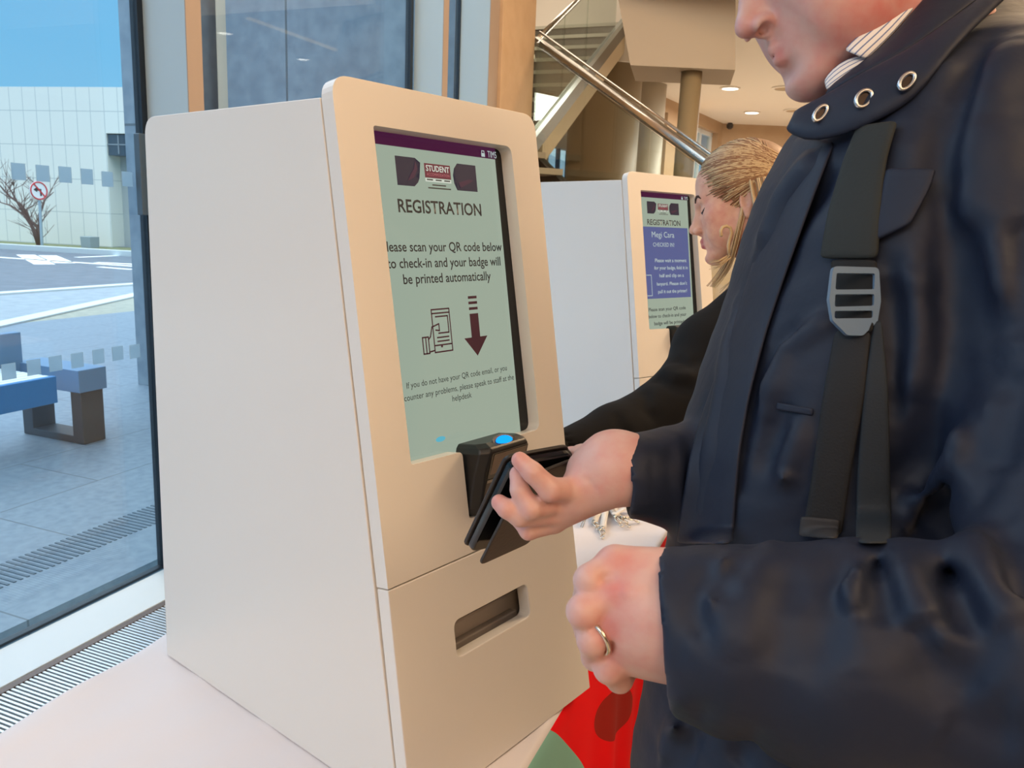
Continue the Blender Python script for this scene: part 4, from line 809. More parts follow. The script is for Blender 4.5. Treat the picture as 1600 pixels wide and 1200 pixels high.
def surface(F, lo, hi, h, pad=0.0):
    lo = np.asarray(lo, float); hi = np.asarray(hi, float); B = 8; S = B * h
    nb = np.ceil((hi - lo) / S).astype(int); I = np.stack(np.meshgrid(*[np.arange(k) for k in nb], indexing='ij'), -1).reshape(-1, 3)
    cen = lo + (I + .5) * S; d = np.concatenate([F.ev(cen[i:i + 20000], False) for i in range(0, len(cen), 20000)])
    I = I[np.abs(d) < S * 0.87 * 1.35 + pad]; I = I[np.lexsort((I[:, 2], I[:, 1] // 4, I[:, 0] // 4))]
    g = np.stack(np.meshgrid(*[np.arange(B + 1)] * 3, indexing='ij'), -1).reshape(-1, 3)
    V = np.empty((len(I), 729), np.float64)
    for i in range(0, len(I), 48):
        P = lo + (I[i:i + 48, None, :] * B + g[None]) * h; sh = P.shape; V[i:i + 48] = F.ev(P.reshape(-1, 3)).reshape(sh[0], 729)
    V = V.reshape(-1, 9, 9, 9); NG = nb * B + 2
    ins = V < 0; cnt = sum(ins[:, a:a + 8, b:b + 8, c:c + 8].astype(np.int8) for a in (0, 1) for b in (0, 1) for c in (0, 1))
    bi, x, y, z = np.nonzero((cnt > 0) & (cnt < 8)); gc = I[bi] * B + np.stack([x, y, z], 1); key = (gc[:, 0] * NG[1] + gc[:, 1]) * NG[2] + gc[:, 2]
    cv = np.stack([V[bi, x + a, y + b, z + c] for a in (0, 1) for b in (0, 1) for c in (0, 1)], 1); off = np.array([(a, b, c) for a in (0, 1) for b in (0, 1) for c in (0, 1)], float)
    acc = np.zeros((len(bi), 3)); n = np.zeros(len(bi))
    for i in range(8):
        for j in range(i + 1, 8):
            if np.abs(off[i] - off[j]).sum() != 1: continue
            m = (cv[:, i] < 0) != (cv[:, j] < 0); t = np.where(m, cv[:, i] / np.where(m, cv[:, i] - cv[:, j], 1), 0); acc += np.where(m[:, None], off[i] + (off[j] - off[i]) * t[:, None], 0); n += m
    vs = lo + (gc + acc / n[:, None]) * h; o = np.argsort(key); ks = key[o]
    quads = []
    for ax in range(3):
        e = [0, 0, 0]; e[ax] = 1; A = ins[:, :8, :8, :8]; Bq = ins[:, e[0]:8 + e[0], e[1]:8 + e[1], e[2]:8 + e[2]]
        b_, x, y, z = np.nonzero(A != Bq); gp = I[b_] * B + np.stack([x, y, z], 1); sgn = A[b_, x, y, z]; u = (ax + 1) % 3; v = (ax + 2) % 3; ids = []; ok = np.ones(len(gp), bool)
        for du, dv in ((0, 0), (-1, 0), (-1, -1), (0, -1)):
            q = gp.copy(); q[:, u] += du; q[:, v] += dv; kk = (q[:, 0] * NG[1] + q[:, 1]) * NG[2] + q[:, 2]; p = np.clip(np.searchsorted(ks, kk), 0, len(ks) - 1); ok &= ks[p] == kk; ids.append(o[p])
        Q = np.stack(ids, 1); Q = np.where(sgn[:, None], Q, Q[:, ::-1])[ok]; quads.append(Q)
    Q = np.concatenate(quads); return vs, Q
def sdf_obj(name, F, lo, hi, h, m, parent=None, pad=0.0, relax=1, tone=None):
    vs, Q = surface(F, lo, hi, h, pad)
    for _ in range(relax):      # light umbrella smoothing
        acc = np.zeros_like(vs); cnt = np.zeros(len(vs))
        for i in range(4):
            a, b = Q[:, i], Q[:, (i + 1) % 4]; np.add.at(acc, a, vs[b]); np.add.at(cnt, a, 1); np.add.at(acc, b, vs[a]); np.add.at(cnt, b, 1)
        vs = np.where(cnt[:, None] > 0, vs * .5 + acc / np.maximum(cnt, 1)[:, None] * .5, vs)
    me = bpy.data.meshes.new(name); me.vertices.add(len(vs)); me.vertices.foreach_set('co', vs.astype(np.float32).ravel()); me.loops.add(Q.size); me.loops.foreach_set('vertex_index', Q.ravel().astype(np.int32))
    me.polygons.add(len(Q)); me.polygons.foreach_set('loop_start', (np.arange(len(Q)) * 4).astype(np.int32)); me.update(calc_edges=True); me.validate()
    if tone is not None:
        at = me.attributes.new('tone', 'FLOAT', 'POINT'); at.data.foreach_set('value', tone(vs).astype(np.float32))
    return link_mesh(name, me, m, parent, True)
def hit(F, px, py, t0=0.35, t1=2.6, lift=0.0):
    r = ray(px, py); n = np.linalg.norm(r); r = r / n; t = t0
    for _ in range(120):
        d = float(F.ev((EYEP + r * t)[None], False)[0])
        if d < 2e-4: break
        t += max(d * .6, 4e-4)
        if t > t1: return None
    p = EYEP + r * t
    if lift:
        e = 2e-3; g = np.array([float(F.ev((p + dv)[None], False)[0] - F.ev((p - dv)[None], False)[0]) for dv in np.eye(3) * e]); p = p + g / np.linalg.norm(g) * lift
    return p
def skin_mat(name, rgb, red, rough=0.45):
    m = mat(name, rgb, rough, sss=0.12); nt = m.node_tree; b = nt.nodes['Principled BSDF']
    at = nt.nodes.new('ShaderNodeAttribute'); at.attribute_name = 'tone'; t = nt.nodes.new('ShaderNodeTexCoord'); n = nt.nodes.new('ShaderNodeTexNoise'); n.inputs['Scale'].default_value = 55; n.inputs['Detail'].default_value = 4
    nt.links.new(t.outputs['Object'], n.inputs['Vector']); ad = nt.nodes.new('ShaderNodeMath'); ad.operation = 'MULTIPLY_ADD'; ad.inputs[1].default_value = 1.1; nt.links.new(n.outputs[0], ad.inputs[0]); nt.links.new(at.outputs['Fac'], ad.inputs[2])
    sb = nt.nodes.new('ShaderNodeMath'); sb.operation = 'SUBTRACT'; sb.inputs[1].default_value = 0.46; sb.use_clamp = True; nt.links.new(ad.outputs[0], sb.inputs[0])
    mx = nt.nodes.new('ShaderNodeMix'); mx.data_type = 'RGBA'; mx.inputs['A'].default_value = (*lin(rgb), 1); mx.inputs['B'].default_value = (*lin(red), 1); nt.links.new(sb.outputs[0], mx.inputs['Factor']); nt.links.new(mx.outputs['Result'], b.inputs['Base Color'])
    n2 = nt.nodes.new('ShaderNodeTexNoise'); n2.inputs['Scale'].default_value = 160; n2.inputs['Detail'].default_value = 6; bp = nt.nodes.new('ShaderNodeBump'); bp.inputs['Strength'].default_value = 0.25; bp.inputs['Distance'].default_value = 0.001
    nt.links.new(t.outputs['Object'], n2.inputs['Vector']); nt.links.new(n2.outputs[0], bp.inputs['Height']); nt.links.new(bp.outputs[0], b.inputs['Normal']); return m
def head_frame(nose_px, t, pitch, yaw=0.0, roll=0.0, scale=1.0):
    th = math.radians(pitch); Fc = np.array([-math.cos(th), math.sin(th), 0.0]); L = np.array([0, 0, -1.0])
    Rw = lambda v: M @ v
    F = Rw(Fc); Lw = Rw(L); cy, sy = math.cos(math.radians(yaw)), math.sin(math.radians(yaw)); F, Lw = F * cy + Lw * sy, Lw * cy - F * sy
    U = np.cross(F, Lw); cr, sr = math.cos(math.radians(roll)), math.sin(math.radians(roll)); Lw, U = Lw * cr + U * sr, U * cr - Lw * sr
    Rm = np.stack([F, Lw, U], 1) * scale; org = W(*nose_px, t) - Rm @ np.array([0.1245, 0, -0.033]); return Rm, org
def build_head(S, Rm, org, female=False):
    sc = np.linalg.norm(Rm[:, 0]); R = Rm / sc
    T = lambda *p: org + Rm @ np.array(p, float)
    E = lambda c, r, k=0.012, cut=False: S.ell(T(*c), np.array(r) * sc, R, k * sc, cut)
    Cp = lambda a, b, r1, r2, k=0.012, cut=False: S.cap(T(*a), T(*b), r1 * sc, r2 * sc, k * sc, cut)
    E((-.012, 0, .045), (.098, .076, .088)); E((.030, 0, .055), (.062, .064, .056), .03); E((.026, 0, -.02), (.066, .060, .088), .03)
    for s in (-1, 1):
        Cp((-.018, s * .052, -.045), (.070, s * .016, -.098), .022, .016, .03); E((.058, s * .040, -.016), (.026, .022, .020), .03); Cp((.080, s * .034, .027), (.089, s * .008, .024), .0095, .010, .018)
        E((.045, s * .045, -.055), (.034, .018, .03), .03)
    E((.080, 0, -.101), (.0185, .019, .0165), .02); E((.074, 0, -.064), (.021, .027, .026), .02)
    Cp((.089, 0, .018), (.110, 0, -.024), .0075, .009, .014); E((.1145, 0, -.0325), (.0105, .0105, .0098), .008)
    Cp((.086, 0, .014), (.098, 0, -.034), .0095, .0105, .010)
    for s in (-1, 1): E((.1035, s * .0125, -.0385), (.0105, .0068, .0075), .006)
    Cp((.105, 0, -.042), (.094, 0, -.046), .0045, .006, .006)
    up, lo_ = (.0058, .0068) if not female else (.0068, .0078)
    for s in (-1, 1):
        Cp((.0965, 0, -.0625), (.080, s * .023, -.069), up, .003, .006); Cp((.0950, 0, -.0755), (.080, s * .021, -.071), lo_, .003, .006)
        E((.1065, s * .0072, -.0462), (.0066, .0036, .0052), .003, True) if female else E((.1040, s * .0125, -.0435), (.0062, .0120, .0046), .002, True)
        Cp((.100, 0, -.0690), (.078, s * .025, -.0700), .0013, .0009, .003, True); E((.093, s * .031, .002), (.014, .016, .0105), .014, True)
        E((.0755, s * .031, .002), (.0135, .0155, .0125), .006)
        E((-.014, s * .0765, -.006), (.017, .0075, .031), .006); E((-.010, s * .0835, -.003), (.009, .006, .017), .004, True); E((-.012, s * .078, -.034), (.008, .006, .009), .006)
    E((.0995, 0, -.0875), (.0075, .018, .006), .012, True)
    return T
def hand_tone(pts, r):
    pts = np.asarray(pts)
    def f(V):
        o = np.zeros(len(V))
        for p in pts: o = np.maximum(o, np.exp(-((np.linalg.norm(V - p, axis=1)) / r) ** 2))
        return o * 0.9
    return f
def snap(F, p, d, back=.07):
    """the point where a ray from outside along -d meets the surface near p"""
    d = d / np.linalg.norm(d); q = p + d * back
    for _ in range(60):
        v = float(F.ev(q[None], False)[0])
        if v < 1e-4: break
        q = q - d * max(v * .7, 1e-4)
    return q
# ------------------------------------------------------------------ the man
man = thing('person', 'man in navy jacket and striped shirt holding out a black phone case', 'person', W(1420, 700, .86) * np.array([1, 1, 0]))
skin_m = skin_mat('skin_man', (210, 168, 158), (204, 114, 108))
BODY = Sdf(); RmM, orgM = head_frame((1151, 50), .79, 23, 3, 0, 1.03)
TM = build_head(BODY, RmM, orgM)
# jowl and fold under the jaw, neck
nb0 = W(1490, 150, .87)
BODY.cap(TM(-.035, 0, -.05), nb0, .052, .058, .03); BODY.cap(TM(.02, .02, -.085), TM(-.06, .03, -.115), .024, .03, .03)
nk = nb0 + np.array([0, 0, -.12]); pel = W(1440, 1150, .84)
BODY.cap(nb0, nk, .06, .07, .03); BODY.cap(nk, pel, .08, .09, .03)
# arms inside the sleeves
shL, elL, wrL = W(1590, 230, .70), W(1690, 1010, .51), W(1035, 962, .556); shR, elR, wrR = W(1330, 330, 1.0), W(1262, 770, .97), W(992, 735, .774)
BODY.cap(nk, shL, .06, .05, .03); BODY.chain([shL, elL], [.045, .038], .02); BODY.cap(elL, W(1120, 972, .548), .040, .034, .02); BODY.cap(nk, shR, .06, .05, .03); BODY.chain([shR, elR], [.045, .038], .02); BODY.cap(elR, wrR, .04, .028, .02)
# left hand: back of a loosely closed fist
q = .000447
def LH(x, y, d=0.0): return W(x, y, .556 + d)
BODY.chain([W(1120, 972, .548), LH(1052, 964), LH(1020, 962)], [.036, .036, .035], .02)
kn = [LH(962, 884, .004), LH(955, 930, -.006), LH(956, 978, -.004), LH(972, 1018, .006)]
wr_ = [LH(1034, 905, .004), LH(1030, 945, -.004), LH(1030, 980, -.002), LH(1034, 1014, .006)]
for a, b, r in zip(wr_, kn, (.0150, .0150, .0145, .0145)): BODY.cap(a, b, .0210, r, .014)
fing = [[kn[0], LH(922, 907, -.006), LH(918, 934, .018), LH(938, 955, .030)], [kn[1], LH(911, 955, -.014), LH(920, 986, .012), LH(944, 990, .028)],
        [kn[2], LH(926, 1000, -.012), LH(930, 1026, .012), LH(950, 1022, .028)], [kn[3], LH(951, 1044, -.002), LH(968, 1062, .016), LH(982, 1045, .028)]]
frad = [(.0132, .0112, .0102, .009), (.0130, .0112, .0100, .009), (.0128, .0106, .0098, .009), (.0128, .0104, .0092, .008)]
for p, r in zip(fing, frad):
    F_ = Sdf(); F_.chain(p, r, .003); cc = np.mean(p, 0); BODY.u(lambda P, F_=F_: F_.ev(P, False), cc, .06, .0025)
TH_ = Sdf(); TH_.chain([LH(1020, 1000, .03), LH(985, 985, .045), LH(955, 975, .048), LH(935, 968, .045)], (.016, .013, .011, .009), .006); BODY.u(lambda P: TH_.ev(P, False), LH(970, 985, .04), .08, .008)
for a, b in (((1025, 890), (972, 878)), ((1020, 925), (966, 925)), ((1020, 962), (966, 968)), ((1018, 1000), (975, 1008))):   # tendons
    BODY.crease([LH(*a, -.024), LH((a[0] + b[0]) / 2, (a[1] + b[1]) / 2, -.024), LH(*b, -.022)], .0042, -.0026)
for a, b, c in (((935, 908), (950, 902), (966, 903)), ((932, 970), (945, 958), (962, 953)), ((949, 1018), (955, 1005), (966, 998))): BODY.crease([LH(*a, -.010), LH(*b, -.016), LH(*c, -.018)], .0036, .0034)
for y in (940, 955, 985, 996): BODY.crease([LH(1000, y, -.028), LH(992, y + 14, -.028), LH(996, y + 26, -.028)], .0022, .0007)
# right hand: palm towards us and up, fingers curling in front of the phone case
def RH(x, y, d=0.0): return W(x, y, .765 + d)
BODY.chain([wrR, RH(968, 731), RH(945, 738)], [.0285, .0285, .027], .02)
BODY.cap(RH(948, 716, .004), RH(912, 734, .010), .0215, .015, .02)                                # thenar
BODY.cap(RH(950, 752, -.004), RH(905, 782, -.004), .0175, .0145, .02)                             # heel of the hand
for a, b, r in (((930, 742, 0), (893, 766, -.012), .0115), ((930, 752, .002), (872, 786, -.004), .0112), ((930, 762, .004), (868, 803, .002), .0108), ((930, 770, .01), (866, 816, .012), .0105)):
    BODY.cap(RH(*a), RH(*b), .0165, r, .012)
rf = [[(893, 766, -.012), (860, 765, -.030), (832, 738, -.034), (812, 719, -.030)], [(872, 786, -.004), (829, 794, -.026), (812, 766, -.024), (808, 740, -.018)],
      [(868, 803, .002), (812, 806, -.020), (792, 795, -.022), (780, 785, -.018)], [(866, 816, .012), (826, 829, .0), (812, 812, .006), (806, 800, .006)]]
rr_ = [(.0122, .0112, .0096, .0080), (.0115, .0105, .0088, .0074), (.0112, .0102, .0090, .0078), (.0108, .009, .008, .0068)]
for p, r in zip(rf, rr_):
    F_ = Sdf(); pp = [RH(*w) for w in p]; F_.chain(pp, r, .003); BODY.u(lambda P, F_=F_: F_.ev(P, False), np.mean(pp, 0), .07, .003)
T2 = Sdf(); pp = [RH(935, 718, .012), RH(910, 714, .035), RH(893, 716, .058), RH(868, 722, .066)]; T2.chain(pp, (.015, .0120, .0110, .009), .006); BODY.u(lambda P: T2.ev(P, False), np.mean(pp, 0), .07, .008)
for pts in ([(893, 750, -.022), (897, 762, -.026), (893, 774, -.024)], [(880, 752, -.026), (882, 763, -.03), (878, 775, -.028)], [(829, 800, -.03), (832, 790, -.036), (838, 782, -.034)], [(900, 742, -.012), (922, 752, -.026), (936, 772, -.024)], [(858, 776, -.036), (866, 782, -.03), (880, 780, -.024)], [(818, 806, -.03), (832, 806, -.028), (850, 798, -.018)]):
    BODY.crease([RH(*p) for p in pts], .0022, .0013)
tone_pts = [LH(965, 873, -.02), LH(956, 924, -.024), LH(956, 978, -.02), LH(968, 1009, -.012), RH(812, 719, -.03), RH(781, 785, -.02), TM(.114, .006, -.034), TM(.03, .06, -.09), TM(.0, .065, -.07)]
lo = np.min([orgM - .17, pel - .12, wrR - .13, elL - .1], 0); hi = np.max([orgM + .17, shR + .1, elL + .1, shL + .1], 0); lo[0] -= .06
_t1 = hand_tone(tone_pts[:4], .011); _t2 = hand_tone(tone_pts[4:7], .010); _t3 = hand_tone(tone_pts[7:], .045)
lipM = [TM(.094, s * .006, -.069) for s in (-1, 0, 1)]; _t4 = hand_tone(lipM, .0075)
body = adopt(man, sdf_obj('body', BODY, lo, hi, .0021, skin_m, pad=.012, tone=lambda V: _t1(V) * .8 + _t2(V) * .6 + _t3(V) * .7 + _t4(V) * 1.1))
# ------------------------------------------------------------------ clothes of the man
def navy(name, rgb, rough=0.5, sc=60, amp=0.16):
    m = mat(name, rgb, rough, spec=0.32); nt = m.node_tree; b = nt.nodes['Principled BSDF']; t = nt.nodes.new('ShaderNodeTexCoord')
    n1 = nt.nodes.new('ShaderNodeTexNoise'); n1.inputs['Scale'].default_value = sc; n1.inputs['Detail'].default_value = 2; n1.inputs['Distortion'].default_value = 0.3
    n2 = nt.nodes.new('ShaderNodeTexNoise'); n2.inputs['Scale'].default_value = 900
    mx = nt.nodes.new('ShaderNodeMath'); mx.operation = 'MULTIPLY_ADD'; mx.inputs[1].default_value = 0.03
    nt.links.new(t.outputs['Object'], n1.inputs[0]); nt.links.new(t.outputs['Object'], n2.inputs[0]); nt.links.new(n2.outputs[0], mx.inputs[0]); nt.links.new(n1.outputs[0], mx.inputs[2])
    bp = nt.nodes.new('ShaderNodeBump'); bp.inputs['Strength'].default_value = amp; bp.inputs['Distance'].default_value = 0.004; nt.links.new(mx.outputs[0], bp.inputs['Height']); nt.links.new(bp.outputs[0], b.inputs['Normal']); return m
navy_m = navy('navy_shell', (27, 34, 52), 0.56)
def loft(secs, y_end=None):
    A = np.array(secs, float); yc = (A[:, 0] - 600) / FPX * A[:, 3]; x0 = (A[:, 1] - 800) / FPX * A[:, 3]; x1 = (A[:, 2] - 800) / FPX * A[:, 3]
    def fn(P):
        q = (P - EYEP) @ M; xc = np.interp(q[:, 1], yc, (x0 + x1) / 2); ax = np.interp(q[:, 1], yc, (x1 - x0) / 2); tc_ = np.interp(q[:, 1], yc, A[:, 3]); ad = np.interp(q[:, 1], yc, A[:, 4])
        rho = (np.abs((q[:, 0] - xc) / ax) ** 2.3 + np.abs((q[:, 2] - tc_) / ad) ** 2.3) ** (1 / 2.3); d = (rho - 1) * np.minimum(ax, ad)
        return np.maximum(d, yc[0] - q[:, 1])
    return fn
def sleeve(pts, rs, plane_p, plane_n, inner, k=.02):
    S_ = Sdf(); S_.chain(pts, rs, k); n = np.asarray(plane_n, float); n = M @ (n / np.linalg.norm(n)); pp = np.asarray(plane_p)
    S_.lim(lambda P: np.where(np.linalg.norm(P - pp, axis=1) < .16, (P - pp) @ n, -1.0))
    ax = pts[1] - pts[0]; ax = ax / np.linalg.norm(ax); S_.cap(pp - ax * .06, pp + ax * .022, inner, inner, .002, True); return lambda P: S_.ev(P, False)
JK = Sdf()
JK.u(loft([(40, 1400, 1600, .87, .075), (100, 1335, 1660, .86, .12), (150, 1290, 1700, .85, .175), (200, 1246, 1720, .84, .205), (300, 1195, 1730, .83, .21), (400, 1166, 1730, .82, .205), (500, 1132, 1725, .82, .195), (600, 1096, 1715, .81, .185), (700, 1062, 1705, .81, .175), (780, 1051, 1700, .81, .17), (860, 1046, 1695, .81, .17), (960, 1032, 1690, .81, .17), (1060, 1013, 1690, .81, .175), (1150, 998, 1690, .81, .18), (1250, 985, 1690, .82, .185), (1500, 970, 1680, .83, .19)]), W(1400, 700, .83), .75, .0)
aL = sleeve([W(1040, 964, .556), W(1150, 998, .545), W(1310, 1026, .53), W(1600, 1048, .50), W(1720, 1020, .505)], [.0475, .061, .0725, .081, .082], W(1043, 963, .556), (-.95, .12, .28), .0385)
cL = W(1350, 1000, .53)
UL = Sdf(); UL.chain([W(1612, 210, .69), W(1632, 450, .65), W(1662, 700, .595), W(1722, 1010, .505)], [.078, .079, .078, .082], .03)
UL.u(aL, cL, .4, .025)
JK.u(lambda P: UL.ev(P, False), W(1500, 700, .58), .6, .012)
aR = sleeve([W(980, 744, .768), W(1060, 746, .80), W(1150, 760, .86), W(1280, 780, .98)], [.0405, .048, .058, .066], W(975, 744, .768), (-1, .10, .06), .0320)
JK.u(aR, W(1120, 760, .87), .3, .015); JK.cap(W(1285, 780, .98), W(1330, 330, 1.0), .066, .08, .03)
JK.lim(lambda P: 0.70 - P[:, 2])
BASE = Sdf(); BASE.ops = list(JK.ops)
def fold(pts, w, amp):
    h3 = [hit(BASE, x, y) for x, y in pts]; h3 = [p for p in h3 if p is not None]
    if len(h3) > 1: JK.crease(h3, w * .95, math.copysign(min(abs(amp) * (4.2 if abs(amp) > .002 else 1.3), .024), amp), 1.3)
FOLDS = [([(1312, 250), (1248, 330), (1195, 440), (1152, 530)], .013, .008), ([(1285, 235), (1225, 310), (1185, 400)], .016, -.005), ([(1310, 490), (1225, 545), (1190, 640)], .008, -.005), ([(1260, 500), (1215, 535), (1178, 600), (1160, 700)], .007, .004),
    ([(1215, 632), (1245, 634), (1272, 642)], .0022, .0014), ([(1192, 500), (1168, 640), (1152, 760), (1140, 850)], .003, .0025), ([(1150, 470), (1128, 600), (1108, 720), (1092, 840)], .009, -.004), ([(1222, 640), (1195, 720), (1176, 850)], .008, .006), ([(1258, 650), (1222, 740), (1200, 850)], .008, -.004), ([(1110, 600), (1085, 690), (1075, 800)], .008, .003),
    ([(1392, 420), (1402, 540), (1390, 680)], .009, .006), ([(1425, 400), (1432, 520), (1420, 640)], .012, -.005), ([(1500, 560), (1478, 640), (1430, 720), (1392, 770)], .013, .009), ([(1520, 640), (1490, 720), (1430, 790), (1405, 830)], .010, -.006), ([(1505, 720), (1470, 790), (1430, 830)], .012, .010),
    ([(1466, 180), (1472, 270), (1486, 400), (1494, 560), (1516, 680), (1534, 770)], .006, .006), ([(1545, 50), (1500, 150), (1474, 250), (1478, 330)], .012, .007), ([(1590, 60), (1545, 150), (1520, 260), (1525, 380)], .014, -.006), ([(1505, 330), (1524, 480), (1530, 640)], .018, .006), ([(1565, 180), (1552, 330), (1575, 520)], .02, -.006), ([(1592, 560), (1562, 660), (1545, 745)], .013, .006), ([(1598, 330), (1590, 430), (1598, 540)], .014, .005),
    ([(1118, 872), (1092, 915), (1086, 960), (1102, 1005)], .0065, .0055), ([(1160, 868), (1128, 895), (1118, 940)], .006, .004), ([(1140, 862), (1108, 910), (1104, 960)], .006, -.003), ([(1350, 850), (1312, 885), (1292, 960), (1266, 1050)], .010, .007), ([(1330, 900), (1295, 920), (1262, 935)], .006, -.003), ([(1362, 842), (1376, 900), (1382, 985)], .009, .011), ([(1400, 845), (1412, 900), (1440, 960), (1500, 1050)], .011, -.006), ([(1352, 840), (1336, 890), (1318, 960)], .008, -.005),
    ([(1468, 835), (1488, 915), (1532, 995)], .009, .010), ([(1432, 950), (1470, 1040), (1535, 1095)], .014, .007), ([(1520, 830), (1545, 910), (1590, 990)], .012, -.006), ([(1560, 815), (1588, 880), (1598, 950)], .010, .007), ([(1100, 1030), (1180, 1044), (1300, 1060), (1430, 1066)], .0025, .0012), ([(1050, 870), (1062, 930), (1060, 1000), (1066, 1060)], .003, .0014), ([(1480, 1110), (1540, 1140), (1595, 1150)], .012, .004), ([(1240, 870), (1225, 960), (1215, 1060)], .014, .0025), ([(1180, 865), (1172, 950), (1180, 1040)], .012, -.002),
    ([(1010, 690), (1018, 740), (1014, 800)], .0025, .0014), ([(1012, 735), (1030, 728), (1050, 715)], .003, .0012), ([(1052, 690), (1046, 740), (1056, 800)], .006, .0012), ([(1098, 1110), (1088, 1150), (1074, 1198)], .004, .004), ([(1060, 1090), (1050, 1140), (1035, 1195)], .008, -.004), ([(1180, 1150), (1160, 1175), (1150, 1198)], .008, .004)]
for f_ in FOLDS: fold(*f_)
def crumple(P):
    q = (P - EYEP) @ M; a = q[:, 0] * 60 + q[:, 1] * 34 + 1.6 * np.sin(q[:, 1] * 27 + q[:, 2] * 21); b = q[:, 0] * 31 - q[:, 1] * 83 + 1.9 * np.sin(q[:, 0] * 33 + 1)
    return .0011 * np.sin(a) * np.sin(b * .7) + .0007 * np.abs(np.sin(b + .8 * np.sin(a * .6)))
JK.disp(crumple, W(1400, 700, .8), 2.0)
jl, jh = np.min([W(940, 1000, .50), W(1700, 1000, .42), W(1200, 1600, .9), W(1000, 1200, .6)], 0), np.max([W(1760, 60, 1.05), W(1330, 250, 1.12), W(1800, 1000, .6)], 0)
jl = jl - .08; jh = jh + .1; jl[2] = .66
jacket = adopt(man, sdf_obj('jacket', JK, jl, jh, .0034, navy_m, pad=.02, relax=2)); jacket['label'] = 'creased navy blue jacket'
def ribbon(name, rows, m, thick, root, sub=1, uv=False):
    """rows: list of point lists across the ribbon"""
    n = len(rows[0]); vs = [p for r in rows for p in r]; fs = [(i * n + j, i * n + j + 1, (i + 1) * n + j + 1, (i + 1) * n + j) for i in range(len(rows) - 1) for j in range(n - 1)]
    o = pydata(name, vs, fs, m, smooth=True)
    if uv:
        ul = o.data.uv_layers.new(name='UVMap')
        for lp in o.data.loops: i, j = divmod(lp.vertex_index, n); ul.data[lp.index].uv = (i / (len(rows) - 1), j / (n - 1))
    s = o.modifiers.new('t', 'SOLIDIFY'); s.thickness = thick; s.offset = 0
    if sub: q_ = o.modifiers.new('s', 'SUBSURF'); q_.levels = sub; q_.render_levels = sub
    return adopt(root, o)
def band(upper, lower, bulge, rows=5):
    out = []
    for a, b in zip(upper, lower):
        a, b = W(*a), W(*b); r = []
        for k in range(rows):
            s = k / (rows - 1); p = a * (1 - s) + b * s; d = EYEP - p; d /= np.linalg.norm(d); r.append(p + d * bulge * math.sin(math.pi * s) ** .7)
        out.append(r)
    return out
up_ = [(1240, 176, .762), (1262, 164, .75), (1288, 150, .738), (1326, 127, .722), (1366, 104, .708), (1412, 83, .698), (1474, 41, .698), (1545, -12, .715), (1640, -80, .76)]
lw_ = [(1226, 202, .752), (1256, 223, .728), (1300, 217, .708), (1342, 203, .692), (1384, 184, .680), (1432, 155, .672), (1462, 112, .668), (1506, 55, .68), (1590, -20, .72)]
coll = ribbon('collar', band(up_, lw_, .010, 7), navy_m, .006, man)
st_u = [(1288, 146, .748), (1322, 116, .742), (1357, 93, .738), (1397, 55, .737), (1438, 2, .742), (1486, -52, .752), (1560, -120, .77)]
st_l = [(1290, 151, .738), (1326, 128, .722), (1366, 105, .710), (1412, 84, .700), (1474, 42, .700), (1545, -12, .717), (1640, -80, .762)]
ribbon('collar_stand', band(st_u, st_l, .004, 4), navy_m, .005, man)
def stripes():
    m = mat('striped_shirt', (236, 226, 216), 0.7); nt = m.node_tree; b = nt.nodes['Principled BSDF']; t = nt.nodes.new('ShaderNodeUVMap'); s = nt.nodes.new('ShaderNodeSeparateXYZ'); nt.links.new(t.outputs[0], s.inputs[0])
    a = nt.nodes.new('ShaderNodeMath'); a.operation = 'MULTIPLY'; a.inputs[1].default_value = 4.3; f = nt.nodes.new('ShaderNodeMath'); f.operation = 'FRACT'; l = nt.nodes.new('ShaderNodeMath'); l.operation = 'LESS_THAN'; l.inputs[1].default_value = 0.24
    nt.links.new(s.outputs[1], a.inputs[0]); nt.links.new(a.outputs[0], f.inputs[0]); nt.links.new(f.outputs[0], l.inputs[0]); mx = nt.nodes.new('ShaderNodeMix'); mx.data_type = 'RGBA'; mx.inputs['A'].default_value = (*lin((238, 230, 222)), 1); mx.inputs['B'].default_value = (*lin((112, 124, 160)), 1)
    nt.links.new(l.outputs[0], mx.inputs['Factor']); nt.links.new(mx.outputs['Result'], b.inputs['Base Color']); return m
shirt_m = stripes()
sh = ribbon('shirt_collar', band([(1316, 78, .742), (1338, 58, .742), (1372, 29, .743), (1409, 0, .746), (1462, -48, .756), (1540, -120, .77)], [(1354, 94, .736), (1368, 80, .736), (1398, 52, .738), (1438, 1, .742), (1488, -50, .752), (1562, -122, .77)], .003, 5), shirt_m, .003, man, 1, True); sh['label'] = 'white shirt collar with blue stripes'
ribbon('shirt_stand', band([(1287, 127, .758), (1300, 108, .752), (1322, 92, .748), (1352, 86, .745)], [(1291, 142, .75), (1308, 132, .745), (1330, 116, .742), (1360, 96, .74)], .003, 5), shirt_m, .003, man, 1, True)
eye_m = mat('eyelet_steel', (190, 192, 196), 0.25, 1.0)
